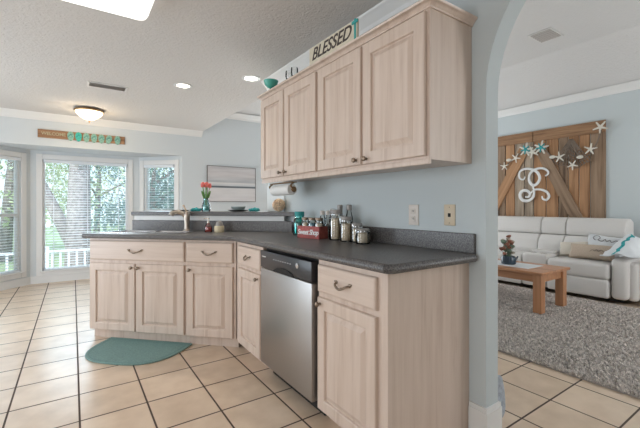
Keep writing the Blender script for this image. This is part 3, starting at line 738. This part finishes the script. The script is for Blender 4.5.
def napkin(x, y, lab, seed):
    random.seed(seed); m = MB()
    for k in range(7):
        a = 2*math.pi*k/7
        m.sup((.033*math.cos(a), .033*math.sin(a), .016), (.026, .012, .016), 1, 1, 12, 8, mat=Matrix.Rotation(random.uniform(-.4, .4), 4, 'Z'))
    m.sup((0, 0, .02), (.02, .02, .02), 1, 1, 12, 8)
    b3 = m.bm
    for vv in b3.verts: vv.co.z = max(0, vv.co.z+.004*math.sin(vv.co.x*160)*math.cos(vv.co.y*140))
    o = m.build('cloth_napkin', M['teal'], None, True, (x, y, BT)); tag(o, lab, 'napkin', 'teal napkins on the bar ledge')
napkin(1.452, 3.255, 'crumpled teal napkin right of the bowl on the bar ledge', 2)
napkin(1.005, 3.645, 'crumpled teal napkin left of the aqua vase', 5)

# ================================================================ MAT
def mat_outline():
    m = MB(); 
    L_, W_ = .77, .46
    pts = [(0, 0), (L_, 0)]
    for k in range(1, 24):
        a = math.pi*k/24; pts.append((L_/2+L_/2*math.copysign(abs(math.cos(a))**.72, math.cos(a)), -W_*math.sin(a)**.66))
    return pts
pts = mat_outline()
km = thing('kitchen_mat', 'teal half-round kitchen mat on the tile before the sink', 'mat', B(.185, .03, .0005), -math.pi/4)
cx = sum(p[0] for p in pts)/len(pts); cy = sum(p[1] for p in pts)/len(pts)
o = MB().prism(pts, [], .012, lambda a, b, c: (a, b, c)).build('mat_body', M['mat'], km, True)
mo = o.modifiers.new('b', 'BEVEL'); mo.width = .005; mo.segments = 2
inner = [(cx+(p[0]-cx)*.9, cy+(p[1]-cy)*.86) for p in pts]
MB().prism([(cx+(p[0]-cx)*.93, cy+(p[1]-cy)*.90) for p in pts], [inner], .0015, lambda a, b, c: (a, b, .0118+c)).build('border', M['matpat'], km, False)

# ================================================================ CEILING FIXTURES
t = thing('ceiling_light', 'large white fluorescent ceiling light with rounded corners', 'ceiling light', (-.21, 2.262, CZ))
m = MB(); b = bmesh.new()
def rrect(x, y, r, n=6):
    o_ = []
    for cx_, cy_, a0 in ((x-r, y-r, 0), (-x+r, y-r, 90), (-x+r, -y+r, 180), (x-r, -y+r, 270)):
        for k in range(n+1): a = R(a0+90*k/n); o_.append((cx_+r*math.cos(a), cy_+r*math.sin(a)))
    return o_
prof = [(.0, 0), (.0, -.02), (.006, -.055), (.02, -.078), (.05, -.088)]
rings = []
for ins, z in prof: rings.append([b.verts.new((p[0], p[1], z)) for p in rrect(.61-ins, .31-ins, max(.05-ins*.4, .02))])
for a, c in zip(rings, rings[1:]):
    n = len(a)
    for k in range(n): b.faces.new((a[k], a[(k+1) % n], c[(k+1) % n], c[k]))
b.faces.new(rings[-1]); bmesh.ops.recalc_face_normals(b, faces=b.faces[:]); m._merge(b)
m.build('diffuser', M['lampw'], t)
MB().box(-.615, .615, -.315, .315, -.012, -.0005, .003).build('housing', M['white'], t)
t = thing('flush_mount_lamp', 'bronze-rimmed glass bowl ceiling lamp before the bay window', 'ceiling light', (.175, 5.58, CZ)); t.scale = (.84, .84, .94)
MB().lathe([(0, -.001), (.12, -.001), (.20, -.018), (.205, -.030), (.198, -.042), (.185, -.042), (0, -.03)], n=40).build('rim', M['bronze'], t)
MB().lathe([(.186, -.042), (.17, -.075), (.12, -.115), (.06, -.145), (0, -.155)], n=40).build('glass_shade', M['lamph'], t)
MB().lathe([(0, -.154), (.012, -.156), (.014, -.165), (.006, -.178), (.008, -.186), (0, -.198)], n=14).build('finial', M['bronze'], t)
for k, (x, y, lab) in enumerate(((.95, 3.93, 'recessed ceiling downlight, the one nearer the bay window'), (1.45, 3.33, 'recessed ceiling downlight, the one next to the wall cabinets'))):
    t = thing('recessed_light', lab, 'ceiling light', (x, y, CZ), 0, 'recessed downlights')
    MB().lathe([(.062, -.001), (.092, -.001), (.090, -.006), (.066, -.008), (.062, -.004)], n=32).build('trim_ring', M['white'], t)
    MB().lathe([(.0, -.0035), (.055, -.0035), (.062, -.0025), (.0, -.001)], n=28).build('bulb', M['lampr'], t)
def spot(name, loc, power, col, size=R(130), r=.05):
    l = bpy.data.lights.new(name, 'SPOT'); l.energy = power; l.color = col; l.spot_size = size; l.spot_blend = .8; l.shadow_soft_size = r
    o_ = bpy.data.objects.new(name, l); COL.objects.link(o_); o_.location = loc
pl = bpy.data.lights.new('flush_lamp_bulb', 'POINT'); pl.energy = 5; pl.color = (1, .78, .52); pl.shadow_soft_size = .12
po = bpy.data.objects.new('flush_lamp_bulb', pl); COL.objects.link(po); po.location = (.175, 5.58, CZ-.26)
spot('downlight_beam', (.95, 3.93, CZ-.02), 22, (1, .9, .78)); spot('downlight_beam', (1.45, 3.33, CZ-.02), 22, (1, .9, .78))
def vent(name, lab, loc, lx, ly, n, along='x'):
    t = thing(name, lab, 'air vent', loc, 0)
    MB().box(-lx/2+.012, lx/2-.012, -ly/2+.012, ly/2-.012, -.004, -.001).build('backing', M['ventdark'], t, False)
    MB().box(-lx/2, lx/2, -ly/2, -ly/2+.018, -.010, 0).box(-lx/2, lx/2, ly/2-.018, ly/2, -.010, 0).box(-lx/2, -lx/2+.018, -ly/2+.018, ly/2-.018, -.010, 0).box(lx/2-.018, lx/2, -ly/2+.018, ly/2-.018, -.010, 0).build('frame', M['ventwhite'], t, False)
    m = MB()
    for k in range(n):
        if along == 'x':
            y = -ly/2+.018+(ly-.036)*(k+.5)/n; m.box(-lx/2+.018, lx/2-.018, -.007, .007, -.0008, .0008, mat=Matrix.Translation((0, y, -.009)) @ Matrix.Rotation(R(35), 4, 'X'))
        else:
            x = -lx/2+.018+(lx-.036)*(k+.5)/n; m.box(-.010, .010, -ly/2+.018, ly/2-.018, -.0008, .0008, mat=Matrix.Translation((x, 0, -.010)) @ Matrix.Rotation(R(40), 4, 'Y'))
    m.build('louvres', M['ventm'], t, False)
    return t
vent('ceiling_vent', 'long narrow air vent in the kitchen ceiling near the bay', (.30, 4.40, CZ), .36, .17, 7)
vent('ceiling_vent', 'square louvred air vent in the living room ceiling', (4.73, 2.08, 3.22), .34, .26, 6, 'y')

# ================================================================ FAR WALL DECOR
t = thing('seascape_picture', 'wide grey seascape picture in a thin dark frame on the far wall', 'picture', (1.902, FY, 1.232))
pw, ph = .879, .608
MB().box(0, pw, -.022, -.002, 0, ph).build('canvas', M['sea'], t, False)
MB().box(-.008, 0, -.028, 0, -.008, ph+.008).box(pw, pw+.008, -.028, 0, -.008, ph+.008).box(0, pw, -.028, 0, -.008, 0).box(0, pw, -.028, 0, ph, ph+.008).build('frame', M['frame'], t, False)
t = thing('flip_flop_sign', 'long brown plank sign with pale letters and seven aqua flip-flops above the bay', 'sign', (-.396, FY, 2.085))
MB().box(0, 1.045, -.02, -.001, .0, .112, .002).build('board', M['signwood'], t)
text_obj('lettering', 'WELCOME', .056, M['palepaint'], t, (.175, -.0215, .058), (R(90), 0, 0), bold=.0012)
for k in range(7):
    x = .335+.093*k+(.02 if k > 5 else 0)
    pts = [(.039*math.sin(a)*(1+.15*math.cos(a)), .066*math.cos(a)) for a in [2*math.pi*j/20 for j in range(20)]]
    f_ = MB().prism(pts, [], .010, lambda a, b, c: (a, -c, b)).build('flip_flop', M['aquab'] if k in (1,) else M['aqua'], t, True, (x+.034, -.0205, .048))
    f_.rotation_euler = (0, R(14 if k == 5 else 0), 0)
    MB().tube([(-.027, -.011, -.01), (-.012, -.022, .012), (0, -.011, .032)], .0035, 6).tube([(.027, -.011, -.01), (.012, -.022, .012), (0, -.011, .032)], .0035, 6).build('strap', M['tealpaint'], f_)

# ================================================================ LIVING ROOM
# rug
RX0, RX1, RY0, RY1 = 2.785, 5.12, .1, 4.3
rg = thing('shag_rug', 'large shaggy beige-grey rug under the coffee table', 'rug', (RX0, RY0, 0))
MB().box(0, RX1-RX0, 0, RY1-RY0, .001, .014).build('backing', M['rugbase'], rg, False)
random.seed(11)
vs_, fs_ = [], []
N = 85000
for k in range(N):
    x = random.uniform(-.012, RX1-RX0-.01); y = random.uniform(.0, RY1-RY0)
    # thin out where nothing can be seen
    if y > 3.4 and random.random() < .5: continue
    a = random.uniform(0, 6.283); ln = random.uniform(.018, .034); lw = random.uniform(.0025, .005); tl = random.uniform(.3, 1.0)
    dx, dy = math.cos(a), math.sin(a); i0 = len(vs_)
    vs_ += [(x-dy*lw, y+dx*lw, .012), (x+dy*lw, y-dx*lw, .012), (x+dx*ln*tl*.5+dy*lw, y+dy*ln*tl*.5-dx*lw, .012+ln*.7), (x+dx*ln*tl, y+dy*ln*tl, .012+ln*.85)]
    fs_ += [(i0, i0+1, i0+2), (i0, i0+2, i0+3)]
me = bpy.data.meshes.new('pile'); me.from_pydata(vs_, [], fs_); me.materials.append(M['rug'])
o = bpy.data.objects.new('pile', me); COL.objects.link(o); o.parent = rg; o['kind'] = 'stuff'

# coffee table
TX0, TX1, TY0, TY1, TH = 3.965, 4.61, 1.77, 3.05, .462
t = thing('coffee_table', 'orange pine coffee table with thick square legs on the rug', 'table', (TX0, TY0, .030))
hh = TH-.030
MB().box(0, TX1-TX0, 0, TY1-TY0, hh-.028, hh, .004).build('top', M['pine'], t)
MB().box(.05, TX1-TX0-.05, .05, .07, hh-.115, hh-.029).box(.05, TX1-TX0-.05, TY1-TY0-.07, TY1-TY0-.05, hh-.115, hh-.029).box(.05, .07, .07, TY1-TY0-.07, hh-.115, hh-.029).box(TX1-TX0-.07, TX1-TX0-.05, .07, TY1-TY0-.07, hh-.115, hh-.029).build('apron', M['pine'], t, False)
for x in (.025, TX1-TX0-.110):
    for y in (.025, TY1-TY0-.110):
        MB().box(x, x+.085, y, y+.085, 0, hh-.0285, .003).build('leg', M['pinev'], t)
# things on it
o = MB().box(4.10, 4.45, 1.98, 2.60, TH+.0005, TH+.004, .001).build('table_cloth', M['cotton']); tag(o, 'small white cloth lying on the coffee table', 'cloth')
t = thing('flower_pot', 'dark blue-black enamel pot on the coffee table', 'pot', (4.25, 2.275, TH+.0045))
MB().lathe([(0, 0), (.072, 0), (.080, .01), (.082, .07), (.070, .095), (.064, .095), (.075, .07), (.074, .012), (0, .010)], n=24).build('bowl', M['pot'], t)
MB().tube(smoothpts([(.07, -.02, .035), (.10, -.035, .05), (.125, -.045, .085)], 4), [.012]*4+[.010]*3+[.007]*2, 8).build('spout', M['pot'], t)
fl = thing('dried_bouquet', 'dried brown and grey flower arrangement rising from the dark pot', 'flowers', (4.25, 2.275, TH+.05))
random.seed(5)
for k in range(34):
    a = random.uniform(0, 6.28); rr = random.uniform(.0, .085); z = random.uniform(.05, .27)*(1-rr*3)+.04
    MB().tube([(rr*.3*math.cos(a), rr*.3*math.sin(a), 0), (rr*math.cos(a), rr*math.sin(a), z)], .002, 5).build('stem', M['driedg'], fl)
    m = MB()
    for j in range(6): m.sup((random.uniform(-.012, .012), random.uniform(-.012, .012), random.uniform(-.008, .012)), (.018, .018, .012), 1, 1, 7, 5)
    m.build('flower_head', [M['dried'], M['driedb'], M['driedg']][k % 3], fl, True, (rr*math.cos(a), rr*math.sin(a), z))

# sofa ; local frame x along the sofa from its right end (as seen) is world +Y.  Build in world coordinates relative to origin (5.2,1.42)
sf = thing('reclining_sofa', 'white leather reclining sofa with centre console under the barn door', 'sofa', (5.17, 1.42, 0))
def cush(name, x0, x1, y0, y1, z0, z1, bev, parent=sf, mat='leather', tilt=0):
    m = MB().box(x0, x1, y0, y1, z0, z1, bev, 4)
    o = m.build(name, M[mat], parent)
    return o
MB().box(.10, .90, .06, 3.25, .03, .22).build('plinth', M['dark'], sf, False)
secs = [(.17, .85, 'seat'), (.85, 1.18, 'console'), (1.18, 1.95, 'seat'), (1.95, 2.70, 'seat')]
def backpad(y0, y1, parent, names=('headrest', 'lumbar_cushion')):
    # sloped back built from prism profile in x,z
    for nm, prof in ((names[0], [(.60, .74), (.585, .80), (.60, .93), (.66, .985), (.80, .985), (.90, .94), (.90, .74)]), (names[1], [(.50, .44), (.47, .52), (.50, .66), (.57, .735), (.90, .738), (.90, .44)])):
        m = MB().prism(prof, [], (y1-y0)-.008, lambda a, b, c: (a, y0+.004+c, b))
        bmesh.ops.remove_doubles(m.bm, verts=m.bm.verts[:], dist=1e-5)
        bmesh.ops.dissolve_limit(m.bm, angle_limit=R(2), verts=m.bm.verts[:], edges=m.bm.edges[:])
        bmesh.ops.bevel(m.bm, geom=m.bm.edges[:], offset=.022, segments=3, profile=.6, affect='EDGES')
        m.build(nm, M['leather'], sf)
for y0, y1, kind in secs:
    if kind == 'seat':
        cush('seat_cushion', .0, .60, y0+.004, y1-.004, .27, .465, .045)
        cush('footrest', .005, .20, y0+.006, y1-.006, .055, .275, .03)
    else:
        cush('console', .02, .56, y0+.006, y1-.006, .06, .50, .03)
        m = MB()
        for yy in (y0+.10, y1-.10): m.lathe([(.040, 0), (.044, .002), (.040, .004), (.036, .002)], (.16, yy, .499), 20)
        m.build('cup_holder', M['chrome'], sf)
        cush('console_lid', .28, .54, y0+.02, y1-.02, .495, .53, .014)
    backpad(y0, y1, sf)
# right arm: three padded folds
cush('armrest', .03, .80, .0, .165, .06, .54, .05)
cush('armrest', .10, .88, -.07, .03, .05, .50, .045)
cush('armrest', .03, .80, 2.705, 2.87, .06, .56, .05)
def pillow(name, label, loc, rot, size, mat, cat='pillow'):
    t = thing(name, label, cat, loc); t.rotation_euler = rot
    b = bmesh.new(); n = 14; w_, h_, d_ = size; g = {}
    for sgn in (1, -1):
        for i in range(n+1):
            for j in range(n+1):
                u, v_ = i/n*2-1, j/n*2-1
                k_ = (1-u*u)**.5*(1-v_*v_)**.5 if abs(u) < 1 and abs(v_) < 1 else 0
                pin = 1-.06*(1-abs(u))*abs(v_)-.06*(1-abs(v_))*abs(u)
                g[(sgn, i, j)] = b.verts.new((u*w_/2*pin, sgn*d_/2*k_**.6, v_*h_/2*pin))
        for i in range(n):
            for j in range(n): b.faces.new((g[(sgn, i, j)], g[(sgn, i+1, j)], g[(sgn, i+1, j+1)], g[(sgn, i, j+1)]))
    bmesh.ops.remove_doubles(b, verts=b.verts[:], dist=.0005); bmesh.ops.recalc_face_normals(b, faces=b.faces[:])
    m = MB(); m._merge(b); o = m.build('cushion', M[mat], t)
    return t
# local x -> -Y (viewer's right), y inward
p1 = pillow('lumbar_pillow', 'beige linen lumbar pillow with faint script lying on the right seat', (5.475, 1.86, .562), (R(-25), 0, -math.pi/2), (.50, .20, .14), 'sack')
MB().tube(smoothpts([(.0, -.070, -.02), (.03, -.073, .01), (.05, -.073, -.01), (.07, -.073, .015), (.09, -.072, -.01), (.12, -.070, .012), (.15, -.066, -.012), (.18, -.06, .005)], 5), .0022, 5).build('stitched_script', M['frame'], p1)
p2 = pillow('script_pillow', 'white square pillow with black looping script behind the beige pillow', (5.60, 1.76, .625), (R(-20), R(6), -math.pi/2), (.42, .30, .12), 'cotton')
MB().tube(smoothpts([(-.10, -.056, .06), (-.13, -.050, .085), (-.12, -.048, .115), (-.08, -.050, .120), (-.055, -.056, .095), (-.075, -.059, .07), (-.03, -.062, .055), (.0, -.062, .085), (.02, -.062, .06), (.05, -.060, .085), (.07, -.058, .06), (.11, -.052, .09), (.14, -.045, .07)], 5), .0032, 5).build('printed_script', M['ink'], p2)
p3 = pillow('cream_pillow', 'plain cream pillow at the console end of the right seat', (5.55, 2.09, .575), (R(-22), R(-6), -math.pi/2), (.34, .20, .12), 'cream')
# throw with teal stripe over arm
th_ = thing('striped_throw', 'white throw with a teal stripe heaped on the sofa arm', 'throw', (5.46, 1.50, .545))
def heap(x, y): return .26*math.exp(-((x-.05)/.26)**2-((y+.02)/.17)**2)+.012*math.sin(x*40)*math.cos(y*33)
b = bmesh.new(); n = 26; gg = []
for i in range(n+1):
    gg.append([b.verts.new(((i/n-.5)*.58, (j/n-.5)*.36, max(.004, heap((i/n-.5)*.58, (j/n-.5)*.36)))) for j in range(n+1)])
for i in range(n):
    for j in range(n): b.faces.new((gg[i][j], gg[i+1][j], gg[i+1][j+1], gg[i][j+1]))
m = MB(); m._merge(b); o = m.build('cloth', M['cotton'], th_); so_ = o.modifiers.new('s', 'SOLIDIFY'); so_.thickness = .006; so_.offset = -1
pts = [(-.285+.012*k, .05-.004*k+.01*math.sin(k), 0) for k in range(28)]
b = bmesh.new(); rw = [[b.verts.new((x, y+dy, max(.004, heap(x, y+dy))+.004)) for dy in (-.018, 0, .018)] for x, y, _ in pts]
for a, c in zip(rw, rw[1:]):
    for k in range(2): b.faces.new((a[k], c[k], c[k+1], a[k+1]))
m = MB(); m._merge(b); m.build('stripe', M['teal'], th_)
# side table
t = thing('end_table', 'wooden end table just past the sofa arm at the right edge', 'table', (5.30, .78, .0))
MB().box(0, .50, 0, .50, .50, .53, .004).build('top', M['pinev'], t)
for x in (.02, .44):
    for y in (.02, .44): MB().box(x, x+.04, y, y+.04, 0, .4995).build('leg', M['pinev'], t, False)
MB().box(.03, .47, .03, .47, .15, .17).build('shelf', M['pinev'], t, False)

# barn door decor
PX = LX-.001; PY0, PY1, PZ0, PZ1 = 1.93, 3.87, .45, 2.36
bd = thing('barn_door_panel', 'reclaimed brown barn door hung on the wall above the sofa', 'barn door', (PX, PY0, PZ0))
H_ = PZ1-PZ0; W_ = PY1-PY0; mid = W_/2
random.seed(9)
y = 0; k = 0
edges_ = [0, .19, .33, .47, .60, .78, mid-.0, mid+.14, mid+.30, mid+.46, mid+.60, mid+.78, W_]
for y0, y1 in zip(edges_, edges_[1:]):
    mt = ['barnb', 'barn', 'barn', 'barnb', 'barn', 'barn', 'barnp', 'barnp', 'barn', 'barnb', 'barn', 'barn'][k]; k += 1
    MB().box(-.022, 0, y0+.006, y1-.006, 0, H_, .003).build('plank', M[mt], bd, False)
for (a, c) in ((0, mid-.004), (mid+.004, W_)):
    MB().box(-.045, -.0225, a, c, H_-.17, H_, .003).build('top_rail', M['barnh'], bd, False)
    MB().box(-.045, -.0225, a, c, 0, .17, .003).build('bottom_rail', M['barnh'], bd, False)
def brace(ya, za, yb, zb, wd, mt):
    d = Vector((0, yb-ya, zb-za)); L = d.length; ang = math.atan2(zb-za, yb-ya)
    o_ = MB().box(-.045, -.0225, -wd/2, wd/2, -L/2, L/2, .003).build('diagonal_brace', M[mt], bd, False)
    o_.location = (0, (ya+yb)/2, (za+zb)/2); o_.rotation_euler = (ang-math.pi/2, 0, 0)
brace(mid-.10, H_-.28, .25, .30, .16, 'barnb'); brace(mid+.14, H_-.28, W_-.12, .30, .16, 'barn')

def DP(px, py, x):   # photo measurement -> (y,z) on the wall plane x (used once to list positions)
    th = math.atan(247/361.8); s, c = math.sin(th), math.cos(th); u = (px-320)/361.8
    d = x/(s+c*u); return ((c-s*u)*d, 1.15-(py-206)/361.8*d)
mg = thing('monogram_letter', 'white scrolled wooden monogram on the middle of the barn door', 'wall letter', (LX-.062, 2.9, 1.15))
def mono(pts):
    out = []
    for cx_, cy_ in pts:
        yy, zz = DP(495+cx_/4.757, 130+cy_/4.757, 6.14); out.append((0, yy-2.9, zz-1.15))
    return smoothpts(out, 5)
m = MB()
def stroke(pts, r0=.014, r1=.030):
    P_ = mono(pts); n = len(P_)
    m.tube(P_, [r0+(r1-r0)*math.sin(math.pi*i/(n-1)) for i in range(n)], 8)
stroke([(143, 222), (135, 236), (117, 228), (118, 200), (140, 186), (170, 186), (200, 200), (213, 228), (200, 256), (178, 262), (163, 240), (166, 210), (190, 188), (225, 182), (250, 194), (252, 210), (238, 218)], .011, .022)
stroke([(178, 262), (186, 290), (182, 318), (160, 336), (132, 334), (119, 312), (128, 292), (150, 288), (166, 302), (160, 318), (144, 318)], .012, .026)
stroke([(170, 300), (190, 284), (220, 284), (248, 296), (257, 316), (246, 332), (228, 328), (224, 314)], .011, .020)
for vv in m.bm.verts: vv.co.x *= .35
m.build('scrollwork', M['white'], mg)
def star(parent, r, mat, name='starfish', rot=0, th=.012):
    pts = []
    for k in range(10):
        a = 2*math.pi*k/10+rot; rr = r if k % 2 == 0 else r*.27
        if k % 2 == 0:
            for da in (-.09, .09): pts.append((rr*math.cos(a+da), rr*math.sin(a+da)))
        else: pts.append((rr*math.cos(a), rr*math.sin(a)))
    b = bmesh.new(); base = [b.verts.new((0, p[0], p[1])) for p in pts]; c0 = b.verts.new((-th, 0, 0)); mids = []
    topv = [b.verts.new((-th*.45, p[0]*.93, p[1]*.93)) for p in pts]; n = len(pts)
    for k in range(n):
        b.faces.new((base[k], base[(k+1) % n], topv[(k+1) % n], topv[k])); b.faces.new((topv[k], topv[(k+1) % n], c0))
    b.faces.new(base[::-1]); bmesh.ops.recalc_face_normals(b, faces=b.faces[:])
    m = MB(); m._merge(b); return m.build(name, mat, parent)
for px, py, r, rot, lab in ((504, 166.3, .085, .3, 'small starfish at the far left of the garland by the arch'), (515.3, 158, .095, .8, 'starfish second from the left on the barn door garland'),
                       (532, 152, .12, 1.2, 'white starfish between the two teal bows above the monogram'), (559, 157, .10, .2, 'starfish just right of the monogram top on the garland'),
                       (572, 165, .09, .9, 'starfish at the lowest dip of the net'), (590, 149, .10, .5, 'starfish on the net below the top right corner starfish'), (600, 127, .11, 1.0, 'large starfish at the top right corner of the barn door')):
    yy, zz = DP(px, py, 6.12); o = star(None, r*.86, M['starfish'], rot=rot); o.location = (6.132, yy, zz); tag(o, lab, 'starfish', 'starfish on the barn door garland')
for px, py, lab in ((525.6, 149.6, 'teal and white starfish bow left of centre above the monogram'), (541, 147.5, 'teal and white starfish bow right of centre above the monogram')):
    yy, zz = DP(px, py, 6.12); t = thing('starfish_bow', lab, 'starfish', (6.128, yy, zz), 0, 'teal starfish bows')
    s1 = star(t, .115, M['starfish'], 'outer_starfish', .5); s2 = star(t, .080, M['teal'], 'teal_starfish', 1.1, .012); s2.location = (-.012, 0, 0)
for px, py, lab in ((508.5, 160, 'small pale shell between the two leftmost starfish'), (552, 157, 'pale shell right of the teal bows'), (579.7, 157, 'pale shell on the right-hand part of the net')):
    yy, zz = DP(px, py, 6.12); o = MB().sup((0, 0, 0), (.014, .045, .026), 1, 1, 12, 8).build('sea_shell', M['starfish'], None, True, (6.128, yy, zz)); tag(o, lab, 'shell', 'shells on the garland')
# garland rope + net
gl_ = thing('net_garland', 'brown jute net garland draped across the top of the barn door', 'garland', (6.135, 2.9, 1.9))
def gp(lst): return [(0, DP(p[0], p[1], 6.13)[0]-2.9, DP(p[0], p[1], 6.13)[1]-1.9) for p in lst]
m = MB()
ropes = [[(499, 163), (504, 167), (510, 162), (517, 156), (525, 149), (532, 147), (541, 148), (552, 156), (560, 159), (567, 150), (571, 140)], [(571, 140), (576, 152), (583, 157), (591, 153), (597, 142), (601, 130)]]
for l_ in ropes: m.tube(smoothpts(gp(l_), 5), .010, 6)
m.build('rope', M['net'], gl_)
m = MB()
tops = [(548, 148), (560, 144), (569, 138), (573, 139), (584, 146), (602, 133)]
for k in range(13):
    f_ = k/12; xt = 571+3*(f_-.5); xb = 553+38*f_; yb_ = 161+6*math.sin(math.pi*f_)
    m.tube(smoothpts(gp([(xt, 139), (xt+(xb-xt)*.45, 150+2*math.sin(math.pi*f_)), (xb, yb_)]), 4), .007, 5)
for k in range(7):
    z_ = (k+1)/7; l_ = []
    for j in range(9):
        f_ = j/8; xt = 571+3*(f_-.5); xb = 553+38*f_; l_.append((xt+(xb-xt)*z_, 139+(22+6*math.sin(math.pi*f_))*z_+1.5*math.sin(j*math.pi/2)))
    m.tube(smoothpts(gp(l_), 3), .006, 5)
m.build('net', M['net'], gl_)

# cloth behind the arch jamb
t = thing('folded_blanket', 'blue-grey cloth bundle on the floor behind the arch wall end', 'blanket', (1.835, 1.10, .001))
m = MB(); random.seed(4)
m.sup((0, 0, .135), (.055, .075, .135), .5, .6, 24, 16)
for k in range(5): m.sup((.0, -.06+.03*k, .14), (.062, .020, .125), .7, .8, 14, 12)
for vv in m.bm.verts: vv.co.x *= 1-1.6*max(0, vv.co.z-.12); vv.co.x += .008*math.sin(vv.co.z*45); vv.co.y += .006*math.sin(vv.co.z*38+1); vv.co.z = max(0, vv.co.z)
m.build('folds', M['bluecloth'], t)

# ================================================================ OUTSIDE
o = MB().box(-16, 22, 6.95, 40, -.75, -.7).build('lawn', M['grass'], None, False); o['kind'] = 'structure'
o = MB().box(-2.5, 3.5, 6.95, 9.6, -.62, -.57).build('deck', M['deck'], None, False); o['kind'] = 'structure'
rl = thing('deck_railing', 'white wooden deck railing outside the bay window', 'railing', (-2.4, 9.5, -.57))
MB().box(0, 5.8, -.05, .05, .74, .78).box(0, 5.8, -.03, .03, .08, .12).build('rail', M['railp'], rl, False)
for k in range(40): MB().box(-.02, .02, -.02, .02, .12, .74).build('baluster', M['railp'], rl, False, (.15+.145*k, 0, 0))
for k in range(4): MB().box(-.045, .045, -.045, .045, 0, .86).build('post', M['railp'], rl, False, (.04+1.9*k, 0, 0))
# soffit/eave posts omitted: not in view.  trees
def tree(x, y, h, lean, cr, nleaf, mats, lab, seed, thick=.2, low=.25):
    random.seed(seed)
    t = thing('garden_tree', lab, 'tree', (x, y, -.7), 0, 'trees outside the bay')
    P_ = smoothpts([(0, 0, 0), (lean*.3, 0, h*.3), (lean*.6, .1, h*.55), (lean, 0, h*.85)], 4)
    m = MB().tube(P_, [thick*(1-.6*i/(len(P_)-1)) for i in range(len(P_))], 10)
    tips = []
    for k in range(7):
        a = random.uniform(0, 6.28); z = h*random.uniform(.35, .7); fx = lean*z/h
        e = (fx+cr*.8*math.cos(a), cr*.8*math.sin(a), z+h*random.uniform(.1, .3)); tips.append(e)
        m.tube(smoothpts([(fx, 0, z), (fx+cr*.3*math.cos(a), cr*.3*math.sin(a), z+.1*h), e], 3), [thick*.4, thick*.36, thick*.32, thick*.25, thick*.2, thick*.15, thick*.08], 7)
    m.build('trunk', M['bark'], t)
    cl = tips+[(lean+random.uniform(-cr, cr)*.8, random.uniform(-cr, cr)*.8, h*random.uniform(low, 1)) for _ in range(16)]
    vs2, fs2 = [], []
    for k in range(nleaf):
        c = random.choice(cl); p = Vector(c)+Vector((random.gauss(0, cr*.22), random.gauss(0, cr*.22), random.gauss(0, cr*.2)))
        u = Vector((random.uniform(-1, 1), random.uniform(-1, 1), random.uniform(-1, 1))).normalized(); v2 = u.orthogonal().normalized(); s = random.uniform(.05, .11)
        i0 = len(vs2); vs2 += [tuple(p-u*s), tuple(p+v2*s*.45), tuple(p+u*s), tuple(p-v2*s*.45)]; fs2.append((i0, i0+1, i0+2, i0+3))
    me = bpy.data.meshes.new('foliage'); me.from_pydata(vs2, [], fs2); me.materials.append(M[mats])
    o = bpy.data.objects.new('foliage', me); COL.objects.link(o); o.parent = t
tree(.10, 10.9, 7.5, .1, 2.0, 1500, 'foliageb', 'big tree with a thick upright trunk seen through the centre bay window', 1, .30, .62)
tree(.30, 11.6, 6.5, -2.6, 1.6, 1200, 'foliage', 'leaning tree crossing the centre bay window from lower right to upper left', 2, .17, .62)
tree(-1.9, 16, 6, .3, 2.2, 4500, 'foliageb', 'tree beyond the lawn seen at the left of the centre bay window', 3)
tree(2.4, 15, 4.2, .2, 2.0, 7000, 'foliagec', 'dense green tree beyond the right half of the centre bay window', 4, .15, .1)
tree(6.2, 15, 5.5, .2, 2.2, 6000, 'foliage', 'leafy tree seen through the right-hand bay window', 5, .15, .1)
tree(-5.4, 14, 6, .2, 2.4, 5000, 'foliage', 'leafy tree seen through the left-hand bay window', 6, .18, .1)
tree(.9, 20, 5.4, .2, 2.8, 6000, 'foliageb', 'pale green tree farthest back behind the lawn', 8, .15, .05)
